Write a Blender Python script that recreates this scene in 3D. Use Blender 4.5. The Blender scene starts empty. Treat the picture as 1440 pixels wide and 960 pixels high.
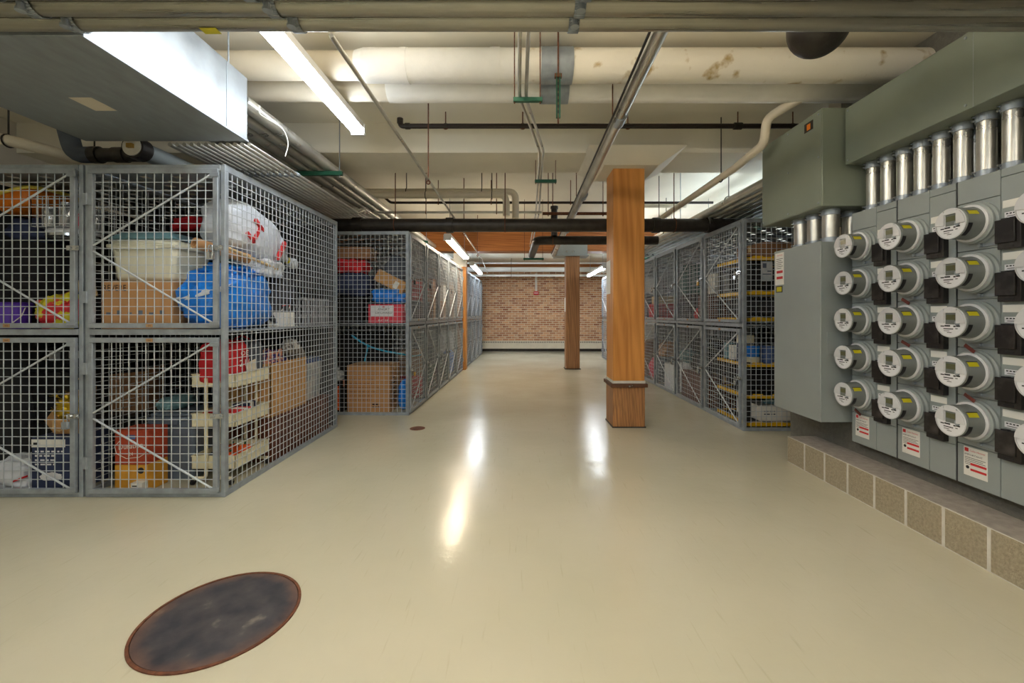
import bpy, math, random
from mathutils import Vector, Matrix, noise, Euler
R = math.radians
random.seed(7)
C = bpy.context.scene.collection
scene = bpy.context.scene

# ------------------------------------------------------------------ camera, exposure, world
H = 1.2526
cam_d = bpy.data.cameras.new('camera'); cam = bpy.data.objects.new('camera', cam_d); C.objects.link(cam)
cam.location = (0, 0, H); cam.rotation_euler = (R(90), 0, 0)
cam_d.sensor_width = 36; cam_d.lens = 605 / 1440 * 36
cam_d.shift_x = -8 / 1440; cam_d.shift_y = -39 / 1440
cam_d.clip_start = 0.05
scene.camera = cam
scene.view_settings.view_transform = 'Standard'
try: scene.view_settings.look = 'None'
except Exception: pass
scene.view_settings.gamma = 1
scene.view_settings.use_curve_mapping = False
scene.view_settings.exposure = 0.64
scene.cycles.max_bounces = 8
scene.cycles.diffuse_bounces = 5
scene.cycles.glossy_bounces = 4
w_ = bpy.data.worlds.new('world'); scene.world = w_; w_.use_nodes = True
w_.node_tree.nodes['Background'].inputs[0].default_value = (0.9, 0.93, 1, 1)
w_.node_tree.nodes['Background'].inputs[1].default_value = 0.25
TUBE = 34.0        # emission of the fluorescent tubes

# ------------------------------------------------------------------ helpers
def lin(c):
    return tuple(((x / 255) / 12.92 if x / 255 <= 0.04045 else ((x / 255 + 0.055) / 1.055) ** 2.4) for x in c)

def mat(name, rgb, rough=0.5, metal=0.0, var=0.0, vscale=8, bump=0.0, bscale=40, rvar=0.0, stretch=None, alpha=1.0, trans=0.0, rgb2=None, detail=4, coat=0.0, thr=None):
    m = bpy.data.materials.new(name); m.use_nodes = True
    nt = m.node_tree; n = nt.nodes; l = nt.links
    b = n['Principled BSDF']
    col = lin(rgb)
    b.inputs['Base Color'].default_value = (*col, 1)
    b.inputs['Roughness'].default_value = rough
    b.inputs['Metallic'].default_value = metal
    b.inputs['Coat Weight'].default_value = coat
    if alpha < 1: b.inputs['Alpha'].default_value = alpha
    if trans: b.inputs['Transmission Weight'].default_value = trans
    if var or bump or rvar or rgb2:
        tc = n.new('ShaderNodeTexCoord'); mp = n.new('ShaderNodeMapping')
        l.new(tc.outputs['Object'], mp.inputs[0])
        if stretch: mp.inputs['Scale'].default_value = stretch
        nz = n.new('ShaderNodeTexNoise'); nz.inputs['Scale'].default_value = vscale; nz.inputs['Detail'].default_value = detail
        l.new(mp.outputs[0], nz.inputs['Vector'])
        if var or rgb2:
            rp = n.new('ShaderNodeValToRGB')
            a, c2 = (0.3, 0.7) if thr is None else thr
            rp.color_ramp.elements[0].position = a; rp.color_ramp.elements[1].position = c2
            if rgb2: k0 = col; k1 = lin(rgb2)
            else:
                k0 = tuple(max(0, x * (1 - var)) for x in col); k1 = tuple(min(1, x * (1 + var)) for x in col)
            rp.color_ramp.elements[0].color = (*k0, 1); rp.color_ramp.elements[1].color = (*k1, 1)
            l.new(nz.outputs['Fac'], rp.inputs[0]); l.new(rp.outputs[0], b.inputs['Base Color'])
        if rvar:
            mr = n.new('ShaderNodeMapRange')
            mr.inputs['To Min'].default_value = max(0.02, rough - rvar); mr.inputs['To Max'].default_value = min(1, rough + rvar)
            mr.inputs['From Min'].default_value = 0.3; mr.inputs['From Max'].default_value = 0.7
            l.new(nz.outputs['Fac'], mr.inputs[0]); l.new(mr.outputs[0], b.inputs['Roughness'])
        if bump:
            n2 = n.new('ShaderNodeTexNoise'); n2.inputs['Scale'].default_value = bscale; n2.inputs['Detail'].default_value = 3
            l.new(mp.outputs[0], n2.inputs['Vector'])
            bp = n.new('ShaderNodeBump'); bp.inputs['Strength'].default_value = bump; bp.inputs['Distance'].default_value = 0.01
            l.new(n2.outputs['Fac'], bp.inputs['Height']); l.new(bp.outputs[0], b.inputs['Normal'])
    return m

def emat(name, rgb, s):
    m = bpy.data.materials.new(name); m.use_nodes = True
    b = m.node_tree.nodes['Principled BSDF']
    b.inputs['Base Color'].default_value = (.8, .8, .8, 1)
    b.inputs['Emission Color'].default_value = (*rgb, 1); b.inputs['Emission Strength'].default_value = s
    return m

WM = {}     # world matrices of things
_txt = {}
def text_geo(s):
    if s not in _txt:
        cu = bpy.data.curves.new('t', 'FONT'); cu.body = s; cu.resolution_u = 2
        o = bpy.data.objects.new('t', cu)
        me = bpy.data.meshes.new_from_object(o)
        _txt[s] = ([v.co.copy() for v in me.vertices], [tuple(p.vertices) for p in me.polygons])
        bpy.data.objects.remove(o); bpy.data.curves.remove(cu); bpy.data.meshes.remove(me)
    return _txt[s]

SPLIT = {'rods': 'rod', 'hanger_rods': 'hanger_rod', 'bolts': 'bolt', 'tabs': 'tab', 'red_tape': 'tape_strip', 'red_print': 'red_print'}
class MB:
    def __init__(s): s.v = []; s.f = []; s.m = []; s.cur = 0; s.k = []
    def add(s, vs, fs):
        k = len(s.v); s.k.append((k, len(s.f))); s.v += [Vector(x) for x in vs]
        s.f += [tuple(i + k for i in f) for f in fs]; s.m += [s.cur] * len(fs); return s
    def bx(s, x0, x1, y0, y1, z0, z1, M=None):
        vs = [(x, y, z) for x in (x0, x1) for y in (y0, y1) for z in (z0, z1)]
        if M is not None: vs = [M @ Vector(v) for v in vs]
        return s.add(vs, [(0, 1, 3, 2), (4, 6, 7, 5), (0, 4, 5, 1), (2, 3, 7, 6), (0, 2, 6, 4), (1, 5, 7, 3)])
    def box(s, c, d, rot=None):
        M = Matrix.Translation(c) @ (Euler([R(a) for a in rot]).to_matrix().to_4x4() if rot else Matrix())
        return s.bx(-d[0] / 2, d[0] / 2, -d[1] / 2, d[1] / 2, -d[2] / 2, d[2] / 2, M)
    def frame(s, d):
        d = Vector(d).normalized(); u = d.cross(Vector((0, 0, 1)))
        if u.length < 1e-3: u = Vector((1, 0, 0))
        u.normalize(); return u, d.cross(u).normalized() if True else None
    def cyl(s, p0, p1, r, n=14, r2=None, caps=True):
        p0 = Vector(p0); p1 = Vector(p1); r2 = r if r2 is None else r2
        u, w = s.frame(p1 - p0)
        vs = []
        for p, q in ((p0, r), (p1, r2)):
            for i in range(n):
                a = 2 * math.pi * i / n; vs.append(p + u * (q * math.cos(a)) + w * (q * math.sin(a)))
        fs = [(i, (i + 1) % n, n + (i + 1) % n, n + i) for i in range(n)]
        if caps: fs += [tuple(range(n - 1, -1, -1)), tuple(range(n, 2 * n))]
        return s.add(vs, fs)
    def tube(s, pts, r, n=12, caps=True, closed=False):
        P = [Vector(p) for p in pts]; k = len(P)
        d0 = P[1] - P[0]; u, w = s.frame(d0); vs = []; pd = d0.normalized()
        for i in range(k):
            if closed: d = P[(i + 1) % k] - P[i - 1]
            else: d = (P[min(i + 1, k - 1)] - P[max(i - 1, 0)])
            d.normalize()
            q = pd.rotation_difference(d); u = q @ u; w = q @ w; pd = d
            rr = r[i] if isinstance(r, (list, tuple)) else r
            for j in range(n):
                a = 2 * math.pi * j / n; vs.append(P[i] + u * (rr * math.cos(a)) + w * (rr * math.sin(a)))
        fs = []
        for i in range(k if closed else k - 1):
            i2 = (i + 1) % k
            for j in range(n): fs.append((i * n + j, i * n + (j + 1) % n, i2 * n + (j + 1) % n, i2 * n + j))
        if caps and not closed: fs += [tuple(range(n - 1, -1, -1)), tuple(range((k - 1) * n, k * n))]
        return s.add(vs, fs)
    def lathe(s, prof, o, ax=(0, 0, 1), n=28, a0=0, a1=360, caps=True):
        o = Vector(o); ax = Vector(ax).normalized()
        u, w = s.frame(ax); full = abs(a1 - a0 - 360) < 1e-6; m = n if full else n + 1
        vs = []
        for r, h in prof:
            for i in range(m):
                a = R(a0 + (a1 - a0) * i / n); vs.append(o + ax * h + u * (r * math.cos(a)) + w * (r * math.sin(a)))
        fs = []
        for k in range(len(prof) - 1):
            for i in range(n if full else n):
                j = (i + 1) % m if full else i + 1
                fs.append((k * m + i, k * m + j, (k + 1) * m + j, (k + 1) * m + i))
        if full and caps:
            if prof[0][0] > 1e-4: fs.append(tuple(range(m - 1, -1, -1)))
            if prof[-1][0] > 1e-4: fs.append(tuple(range((len(prof) - 1) * m, len(prof) * m)))
        return s.add(vs, fs)
    def blob(s, c, d, amp=0.08, fr=3, p=2.6, seed=0, nu=34, nv=22, rot=None, flat=0.0):
        """a soft lumpy body: superellipsoid with noise, d = full sizes, flat = how flat its underside is"""
        c = Vector(c); M = Euler([R(a) for a in rot]).to_matrix() if rot else Matrix.Identity(3)
        vs = []; off = Vector((seed * 3.7, seed * 1.3, seed * 7.1))
        f = lambda t: math.copysign(abs(t) ** (2 / p), t)
        for i in range(nv + 1):
            ph = -math.pi / 2 + math.pi * i / nv
            for j in range(nu):
                th = 2 * math.pi * j / nu
                x = f(math.cos(ph)) * f(math.cos(th)); y = f(math.cos(ph)) * f(math.sin(th)); z = f(math.sin(ph))
                q = Vector((x, y, z))
                k = 1 + amp * noise.noise(q * fr + off) * 1.6 + amp * 0.6 * noise.noise(q * fr * 2.7 + off)
                q = Vector((x * d[0] / 2 * k, y * d[1] / 2 * k, z * d[2] / 2 * k))
                q = M @ q
                vs.append(c + q)
        fs = []
        for i in range(nv):
            for j in range(nu):
                fs.append((i * nu + j, i * nu + (j + 1) % nu, (i + 1) * nu + (j + 1) % nu, (i + 1) * nu + j))
        if flat:
            zb = c.z - d[2] / 2 * flat
            for v in vs: v.z = max(v.z, zb)
        return s.add(vs, fs)
    def quad(s, *p): return s.add(p, [tuple(range(len(p)))])
    def text(s, t, o, X, Y, size, align='c', wid=None, off=0.0):
        """lettering: baseline starts (or is centred) at o, X along the line, Y up"""
        vs, fs = text_geo(t); X = Vector(X).normalized(); Y = Vector(Y).normalized(); N = X.cross(Y)
        xs = [v.x for v in vs] or [0]; a, b = min(xs), max(xs); sx = size
        if wid: sx = wid / max(b - a, 1e-6)
        sh = -(a + b) / 2 if align == 'c' else -a
        return s.add([Vector(o) + X * ((v.x + sh) * sx) + Y * (v.y * size) + N * off for v in vs], fs)
    def build(s, name, mats, parent=None, smooth=35, bevel=0, w=False, solid=0, sub=0):
        if name in SPLIT and len(s.k) > 1:
            for a, (v0, f0) in enumerate(s.k):
                v1, f1 = s.k[a + 1] if a + 1 < len(s.k) else (len(s.v), len(s.f))
                q = MB(); q.add(s.v[v0:v1], [tuple(i - v0 for i in f) for f in s.f[f0:f1]])
                o = q.build(SPLIT[name], mats, parent, smooth, bevel, w, solid, sub)
            return o
        name = SPLIT.get(name, name)
        if not isinstance(mats, (list, tuple)): mats = [mats]
        vs = s.v; loc = None
        if parent is None:
            xs = [v.x for v in vs]; ys = [v.y for v in vs]; zs = [v.z for v in vs]
            loc = Vector(((min(xs) + max(xs)) / 2, (min(ys) + max(ys)) / 2, min(zs)))
            vs = [v - loc for v in vs]
        elif w:
            r = parent
            while r.parent: r = r.parent
            Mi = WM.get(r.name, Matrix.Translation(r.location)).inverted(); vs = [Mi @ v for v in vs]
        me = bpy.data.meshes.new(name)
        me.from_pydata([tuple(v) for v in vs], [], s.f)
        for m in mats: me.materials.append(m)
        if len(mats) > 1: me.polygons.foreach_set('material_index', s.m)
        if smooth:
            me.shade_smooth(); me.set_sharp_from_angle(angle=R(smooth))
        me.update()
        o = bpy.data.objects.new(name, me); C.objects.link(o)
        if loc is not None: o.location = loc
        if parent: o.parent = parent
        if bevel:
            b = o.modifiers.new('b', 'BEVEL'); b.width = bevel; b.segments = 2; b.limit_method = 'ANGLE'; b.angle_limit = R(40)
        if solid:
            b = o.modifiers.new('s', 'SOLIDIFY'); b.thickness = solid
        if sub:
            b = o.modifiers.new('u', 'SUBSURF'); b.levels = sub; b.render_levels = sub
        return o

def pcs(name, boxes, m, parent, **k):
    return [MB().bx(*q).build(name, m, parent, **k) for q in boxes]
def tag(o, label, cat, group=None, kind=None):
    o['label'] = label; o['category'] = cat
    if group: o['group'] = group
    if kind: o['kind'] = kind
    return o
def struct(o, label=None):
    o['kind'] = 'structure'
    if label: o['label'] = label; o['category'] = o.name.split('_')[0].split('.')[0]
    return o
def thing(name, label, cat, loc=(0, 0, 0), rz=0, group=None):
    o = bpy.data.objects.new(name, None); C.objects.link(o)
    o.location = loc; o.rotation_euler = (0, 0, R(rz)); o.empty_display_size = 0.1
    WM[o.name] = Matrix.Translation(loc) @ Matrix.Rotation(R(rz), 4, 'Z')
    return tag(o, label, cat, group)
def dup(o, parent=None, loc=None, rz=None, label=None, group=None):
    c = o.copy(); C.objects.link(c)
    if parent: c.parent = parent
    if loc is not None: c.location = loc
    if rz is not None: c.rotation_euler = (0, 0, R(rz))
    if label: c['label'] = label
    if group: c['group'] = group
    for ch in list(o.children):
        dup(ch, c)
    return c
def one(name, mb, m, label, cat, group=None, **k):
    return tag(mb.build(name, m, **k), label, cat, group)
def bend(pts, r, n=5):
    """rounds the inner corners of a polyline"""
    P = [Vector(p) for p in pts]; out = [P[0]]
    for i in range(1, len(P) - 1):
        a = (P[i - 1] - P[i]); b = (P[i + 1] - P[i]); q = min(r, a.length * .49, b.length * .49)
        A = P[i] + a.normalized() * q; B = P[i] + b.normalized() * q
        for k in range(n + 1):
            t = k / n; out.append(A * (1 - t) ** 2 + P[i] * 2 * t * (1 - t) + B * t * t)
    out.append(P[-1]); return out

# ------------------------------------------------------------------ materials
M = {}
M['galv'] = mat('galvanized_steel', (150, 158, 166), .42, .35, var=.18, vscale=14, rvar=.12)
M['wire'] = mat('galvanized_wire', (196, 203, 210), .4, .25, var=.1, vscale=20)
M['conduit'] = mat('steel_conduit', (190, 188, 180), .36, .75, var=.22, vscale=5, rvar=.12, stretch=(1, 1, 1))
M['conduit_x'] = mat('weathered_conduit', (156, 153, 142), .34, .75, var=.22, vscale=6, rvar=.14, stretch=(.15, 6, 6))
M['rust'] = mat('rusty_iron', (104, 62, 40), .8, .1, var=.4, vscale=40)
M['duct'] = mat('duct_sheet_metal', (140, 146, 150), .42, .3, var=.2, vscale=6, rvar=.12, stretch=(3, 1, 1), detail=8)
M['iron'] = mat('dark_cast_iron', (48, 43, 39), .42, .25, var=.35, vscale=12, bump=.2)
M['sprinkler'] = mat('brown_painted_pipe', (44, 34, 30), .4, .1)
M['jacket'] = mat('white_pipe_jacket', (240, 237, 230), .55, 0, var=.05, vscale=5, bump=.25, bscale=14)
M['jacket_stain'] = mat('stained_pipe_jacket', (236, 230, 216), .6, 0, vscale=7, rgb2=(176, 150, 96), thr=(.6, .72), bump=.3, bscale=14)
M['pipe_paint'] = mat('cream_painted_pipe', (212, 202, 182), .5, 0, var=.05, vscale=6)
M['ceil'] = mat('ceiling_paint', (232, 226, 210), .7, 0, var=.04, vscale=1.6, bump=.15, bscale=5)
M['wallp'] = mat('wall_paint', (196, 188, 172), .7, 0, var=.06, vscale=2)
M['green_box'] = mat('green_grey_enamel', (124, 132, 120), .42, .0, var=.05, vscale=3)
M['grey_box'] = mat('grey_enamel', (146, 153, 152), .42, .0, var=.04, vscale=3)
M['grey_dark'] = mat('grey_enamel_seam', (40, 44, 46), .6)
M['black_plastic'] = mat('black_plastic', (34, 30, 30), .45, 0, var=.5, vscale=14, rgb2=(78, 72, 70), thr=(.5, .85))
M['blackp'] = mat('plain_black_plastic', (22, 22, 24), .45)
M['meter_white'] = mat('meter_face_plastic', (205, 205, 208), .35)
M['meter_label'] = mat('meter_label', (226, 226, 230), .5)
M['meter_can'] = mat('meter_cover_plastic', (122, 126, 124), .22, .1, var=.05, vscale=3)
M['lcd'] = mat('meter_display', (96, 98, 72), .2)
M['yellow'] = mat('yellow_sticker', (196, 186, 20), .5)
M['yel_shelf'] = mat('yellow_plastic', (232, 184, 20), .45)
M['white'] = mat('white_paper', (228, 226, 220), .6)
M['ink'] = mat('black_ink', (28, 28, 32), .6)
M['red'] = mat('red_print', (206, 40, 44), .5)
M['maroon'] = mat('maroon_seal', (112, 52, 44), .5)
M['redfab'] = mat('red_fabric', (196, 22, 36), .7, var=.2, vscale=10)
M['green_strut'] = mat('green_strut', (30, 92, 70), .5, .2)
M['lamp_housing'] = mat('lamp_housing', (222, 222, 220), .4)
M['tan_tag'] = mat('tan_number_tag', (170, 132, 90), .6)
M['cardboard'] = mat('cardboard', (184, 138, 92), .8, 0, var=.06, vscale=5)
M['cardboard_dk'] = mat('dark_cardboard', (150, 110, 76), .8, 0, var=.08, vscale=5)  # darker brown board tone for some cartons, a bag and print
M['kraft'] = mat('kraft_paper', (196, 150, 96), .75, 0, var=.08, vscale=9)
M['cream'] = mat('cream_enamel', (228, 220, 190), .4)
M['tub_cream'] = mat('cream_plastic', (218, 216, 196), .45)
M['teal'] = mat('teal_plastic', (110, 150, 160), .45)
M['blue_bag'] = mat('blue_plastic_bag', (20, 124, 222), .3, 0, var=.25, vscale=9, bump=.7, bscale=22)
M['white_bag'] = mat('white_plastic_bag', (214, 218, 226), .35, 0, var=.08, vscale=7, bump=.6, bscale=14)
M['clear_bag'] = mat('translucent_white_bag', (200, 206, 216), .3, 0, var=.1, vscale=4, bump=.5, bscale=9)
M['navy'] = mat('navy_fabric', (44, 54, 86), .8, 0, var=.25, vscale=8, bump=.3)
M['slate'] = mat('slate_fabric', (82, 90, 104), .8, 0, var=.15, vscale=8, bump=.3)
M['blk_fab'] = mat('black_fabric', (26, 26, 30), .85, 0, var=.3, vscale=12, bump=.5)
M['char'] = mat('charcoal_fabric', (58, 58, 62), .85, 0, var=.3, vscale=12, bump=.5)
M['purple'] = mat('purple_plastic', (86, 50, 170), .4)
M['orange'] = mat('orange_plastic', (222, 120, 20), .45)
M['pumpkin'] = mat('pumpkin_skin', (222, 86, 24), .5)
M['yellow_pl'] = mat('pale_yellow_plastic', (230, 210, 90), .45)
M['snack'] = mat('printed_foil', (214, 40, 52), .35, 0, vscale=9, rgb2=(216, 206, 40), thr=(.47, .5))
M['gold'] = mat('gold_tinsel', (200, 168, 40), .3, .7, var=.3, vscale=60)
M['tote_blue'] = mat('bluegrey_plastic', (96, 108, 124), .35, 0, var=.08, vscale=3)
M['tote_clear'] = mat('clear_tote_plastic', (150, 158, 168), .3, 0, vscale=6, rgb2=(190, 186, 184), thr=(.4, .6))
M['lid_blue'] = mat('blue_lid', (70, 96, 150), .4)
M['chest'] = mat('brown_veneer', (96, 52, 36), .5, 0, var=.25, vscale=5, stretch=(6, 1, 6))
M['tin_red'] = mat('red_carton_print', (168, 62, 34), .5)
M['tin_yel'] = mat('amber_carton_print', (206, 148, 44), .5)
M['fabric_mix'] = mat('patterned_fabric', (70, 60, 130), .8, 0, vscale=16, rgb2=(220, 150, 120), thr=(.45, .55), bump=.4)
M['knit'] = mat('white_knit', (210, 208, 206), .9, 0, vscale=30, rgb2=(110, 108, 108), thr=(.5, .62), bump=.8, bscale=60)
M['fur'] = mat('grey_plush', (120, 114, 108), .95, 0, var=.4, vscale=40, bump=.8, bscale=70)
M['pink_print'] = mat('pink_print', (214, 60, 78), .5)
M['rope'] = mat('cyan_cord', (36, 160, 200), .7)
M['silver'] = mat('polished_steel', (190, 194, 198), .2, .9)
M['crate'] = mat('grey_crate_plastic', (150, 152, 158), .5)
M['stick'] = mat('pale_wood', (206, 178, 130), .6, var=.1, vscale=20)
M['brass'] = mat('brass', (176, 140, 70), .3, .8)
M['green_fab'] = mat('green_fabric', (40, 96, 70), .8)
M['teal_fab'] = mat('teal_fabric', (50, 92, 92), .8, var=.2)
M['pinkfab'] = mat('pink_fabric', (212, 60, 96), .7)
M['curb_top'] = mat('curb_top_concrete', (158, 150, 142), .85, 0, var=.16, vscale=22, bump=.7, bscale=90, detail=8)
M['mortar'] = mat('mortar', (204, 200, 190), .85, 0, var=.08, vscale=20)
M['block'] = mat('concrete_block', (166, 154, 130), .85, 0, var=.2, vscale=70, bump=.9, bscale=160, detail=8)
M['sheet_dk'] = mat('dark_sheet_steel', (62, 64, 66), .6, .1)  # dark grey of the added sheets that stand for shade inside the lockers
M['block_dk'] = mat('grey_concrete_block', (108, 106, 98), .85, 0, var=.14, vscale=30, bump=.6, bscale=120)
M['strap'] = mat('worn_strap', (96, 62, 42), .6, .2, var=.3, vscale=12)

def wood(name, a, b, sc=(9, 9, .5), rough=.5):
    m = bpy.data.materials.new(name); m.use_nodes = True; nt = m.node_tree; n = nt.nodes; l = nt.links
    p = n['Principled BSDF']; p.inputs['Roughness'].default_value = rough
    tc = n.new('ShaderNodeTexCoord'); mp = n.new('ShaderNodeMapping'); mp.inputs['Scale'].default_value = sc
    l.new(tc.outputs['Object'], mp.inputs[0])
    nz = n.new('ShaderNodeTexNoise'); nz.inputs['Scale'].default_value = 2.2; nz.inputs['Detail'].default_value = 8; nz.inputs['Distortion'].default_value = 1.2
    l.new(mp.outputs[0], nz.inputs['Vector'])
    wv = n.new('ShaderNodeTexWave'); wv.inputs['Scale'].default_value = 1.4; wv.inputs['Distortion'].default_value = 7; wv.inputs['Detail'].default_value = 4
    wv.wave_type = 'BANDS'; wv.bands_direction = 'DIAGONAL'
    l.new(mp.outputs[0], wv.inputs['Vector'])
    mx = n.new('ShaderNodeMix'); mx.data_type = 'FLOAT'; mx.inputs[0].default_value = .8
    l.new(wv.outputs['Fac'], mx.inputs[2]); l.new(nz.outputs['Fac'], mx.inputs[3])
    rp = n.new('ShaderNodeValToRGB'); rp.color_ramp.elements[0].position = .2; rp.color_ramp.elements[1].position = .75
    rp.color_ramp.elements[0].color = (*lin(a), 1); rp.color_ramp.elements[1].color = (*lin(b), 1)
    l.new(mx.outputs[0], rp.inputs[0]); l.new(rp.outputs[0], p.inputs['Base Color'])
    bp = n.new('ShaderNodeBump'); bp.inputs['Strength'].default_value = .25; bp.inputs['Distance'].default_value = .01
    l.new(nz.outputs['Fac'], bp.inputs['Height']); l.new(bp.outputs[0], p.inputs['Normal'])
    return m
M['timber'] = wood('timber_post', (168, 104, 40), (214, 148, 74), (5, 5, .35))
M['timber_x'] = wood('timber_beam', (128, 72, 26), (184, 116, 56), (.4, 9, 9))
M['timber_old'] = wood('weathered_timber', (112, 76, 48), (168, 122, 82))
M['timber_dirty'] = wood('scuffed_timber', (112, 78, 50), (188, 132, 80), (14, 14, 1.2))

def floor_mat():
    m = bpy.data.materials.new('floor_epoxy'); m.use_nodes = True; nt = m.node_tree; n = nt.nodes; l = nt.links
    p = n['Principled BSDF']; tc = n.new('ShaderNodeTexCoord')
    nz = n.new('ShaderNodeTexNoise'); nz.inputs['Scale'].default_value = .9; nz.inputs['Detail'].default_value = 3
    l.new(tc.outputs['Object'], nz.inputs['Vector'])
    rp = n.new('ShaderNodeValToRGB'); rp.color_ramp.elements[0].position = .3; rp.color_ramp.elements[1].position = .7
    rp.color_ramp.elements[0].color = (*lin((190, 185, 162)), 1); rp.color_ramp.elements[1].color = (*lin((200, 194, 172)), 1)
    l.new(nz.outputs['Fac'], rp.inputs[0])
    # scuffs
    mp = n.new('ShaderNodeMapping'); mp.inputs['Scale'].default_value = (9, .7, 1); mp.inputs['Rotation'].default_value = (0, 0, .9)
    l.new(tc.outputs['Object'], mp.inputs[0])
    n2 = n.new('ShaderNodeTexNoise'); n2.inputs['Scale'].default_value = 6; n2.inputs['Detail'].default_value = 8
    l.new(mp.outputs[0], n2.inputs['Vector'])
    r2 = n.new('ShaderNodeValToRGB'); r2.color_ramp.elements[0].position = .62; r2.color_ramp.elements[1].position = .78
    r2.color_ramp.elements[0].color = (0, 0, 0, 1); r2.color_ramp.elements[1].color = (.28, .28, .28, 1)
    l.new(n2.outputs['Fac'], r2.inputs[0])
    mx = n.new('ShaderNodeMix'); mx.data_type = 'RGBA'; mx.inputs[7].default_value = (*lin((150, 136, 104)), 1)
    l.new(r2.outputs[0], mx.inputs[0]); l.new(rp.outputs[0], mx.inputs[6]); l.new(mx.outputs[2], p.inputs['Base Color'])
    mr = n.new('ShaderNodeMapRange'); mr.inputs['From Min'].default_value = .3; mr.inputs['From Max'].default_value = .7
    mr.inputs['To Min'].default_value = .15; mr.inputs['To Max'].default_value = .24
    l.new(nz.outputs['Fac'], mr.inputs[0]); l.new(mr.outputs[0], p.inputs['Roughness'])
    n3 = n.new('ShaderNodeTexNoise'); n3.inputs['Scale'].default_value = 5; n3.inputs['Detail'].default_value = 4
    l.new(tc.outputs['Object'], n3.inputs['Vector'])
    bp = n.new('ShaderNodeBump'); bp.inputs['Strength'].default_value = .16; bp.inputs['Distance'].default_value = .02
    l.new(n3.outputs['Fac'], bp.inputs['Height']); l.new(bp.outputs[0], p.inputs['Normal'])
    return m
M['floor'] = floor_mat()

def brick_mat():
    m = bpy.data.materials.new('red_brick'); m.use_nodes = True; nt = m.node_tree; n = nt.nodes; l = nt.links
    p = n['Principled BSDF']; p.inputs['Roughness'].default_value = .85
    tc = n.new('ShaderNodeTexCoord'); sx = n.new('ShaderNodeSeparateXYZ'); cx = n.new('ShaderNodeCombineXYZ')
    l.new(tc.outputs['Object'], sx.inputs[0]); l.new(sx.outputs[0], cx.inputs[0]); l.new(sx.outputs[2], cx.inputs[1])
    b = n.new('ShaderNodeTexBrick'); b.inputs['Scale'].default_value = 1
    b.inputs['Brick Width'].default_value = .21; b.inputs['Row Height'].default_value = .072; b.inputs['Mortar Size'].default_value = .009
    b.inputs['Color1'].default_value = (*lin((148, 94, 66)), 1); b.inputs['Color2'].default_value = (*lin((206, 156, 116)), 1)
    b.inputs['Mortar'].default_value = (*lin((216, 200, 172)), 1); b.inputs['Mortar Smooth'].default_value = .3
    nz0 = n.new('ShaderNodeTexNoise'); nz0.inputs['Scale'].default_value = 3; 
    ad = n.new('ShaderNodeMixRGB'); ad.blend_type = 'ADD'; ad.inputs[0].default_value = .02
    l.new(cx.outputs[0], ad.inputs[1]); l.new(nz0.outputs['Color'], ad.inputs[2]); l.new(ad.outputs[0], b.inputs['Vector'])
    nz = n.new('ShaderNodeTexNoise'); nz.inputs['Scale'].default_value = 7; nz.inputs['Detail'].default_value = 6
    l.new(tc.outputs['Object'], nz.inputs['Vector'])
    rp = n.new('ShaderNodeValToRGB'); rp.color_ramp.elements[0].position = .55; rp.color_ramp.elements[1].position = .72
    rp.color_ramp.elements[1].color = (.8, .8, .8, 1)
    l.new(nz.outputs['Fac'], rp.inputs[0])
    mx = n.new('ShaderNodeMix'); mx.data_type = 'RGBA'; mx.inputs[7].default_value = (*lin((206, 182, 154)), 1)
    l.new(rp.outputs[0], mx.inputs[0]); l.new(b.outputs['Color'], mx.inputs[6]); l.new(mx.outputs[2], p.inputs['Base Color'])
    bp = n.new('ShaderNodeBump'); bp.inputs['Strength'].default_value = .6; bp.inputs['Distance'].default_value = .01; bp.invert = True
    l.new(b.outputs['Fac'], bp.inputs['Height']); l.new(bp.outputs[0], p.inputs['Normal'])
    return m
M['brick'] = brick_mat()

def manhole_mat():
    m = bpy.data.materials.new('worn_iron_cover'); m.use_nodes = True; nt = m.node_tree; n = nt.nodes; l = nt.links
    p = n['Principled BSDF']; p.inputs['Roughness'].default_value = .5
    tc = n.new('ShaderNodeTexCoord'); nz = n.new('ShaderNodeTexNoise'); nz.inputs['Scale'].default_value = 9; nz.inputs['Detail'].default_value = 9
    l.new(tc.outputs['Object'], nz.inputs['Vector'])
    rp = n.new('ShaderNodeValToRGB'); e = rp.color_ramp.elements
    e[0].position = .35; e[0].color = (*lin((46, 46, 54)), 1); e[1].position = .62; e[1].color = (*lin((74, 70, 72)), 1)
    q = e.new(.72); q.color = (*lin((120, 112, 104)), 1)
    l.new(nz.outputs['Fac'], rp.inputs[0])
    # rusty towards the rim: wear with a shape of its own
    vl = n.new('ShaderNodeVectorMath'); vl.operation = 'LENGTH'; l.new(tc.outputs['Object'], vl.inputs[0])
    ad = n.new('ShaderNodeMath'); ad.operation = 'MULTIPLY_ADD'; ad.inputs[1].default_value = .14; l.new(nz.outputs['Fac'], ad.inputs[0]); l.new(vl.outputs['Value'], ad.inputs[2])
    r2 = n.new('ShaderNodeValToRGB'); r2.color_ramp.elements[0].position = .30; r2.color_ramp.elements[1].position = .39
    r2.color_ramp.elements[1].color = (.6, .6, .6, 1)
    l.new(ad.outputs[0], r2.inputs[0])
    mx = n.new('ShaderNodeMix'); mx.data_type = 'RGBA'; mx.inputs[7].default_value = (*lin((128, 84, 56)), 1)
    l.new(r2.outputs[0], mx.inputs[0]); l.new(rp.outputs[0], mx.inputs[6]); l.new(mx.outputs[2], p.inputs['Base Color'])
    bp = n.new('ShaderNodeBump'); bp.inputs['Strength'].default_value = .3; l.new(nz.outputs['Fac'], bp.inputs['Height']); bp.inputs['Distance'].default_value = .01
    l.new(bp.outputs[0], p.inputs['Normal'])
    return m
M['manhole'] = manhole_mat()

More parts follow.
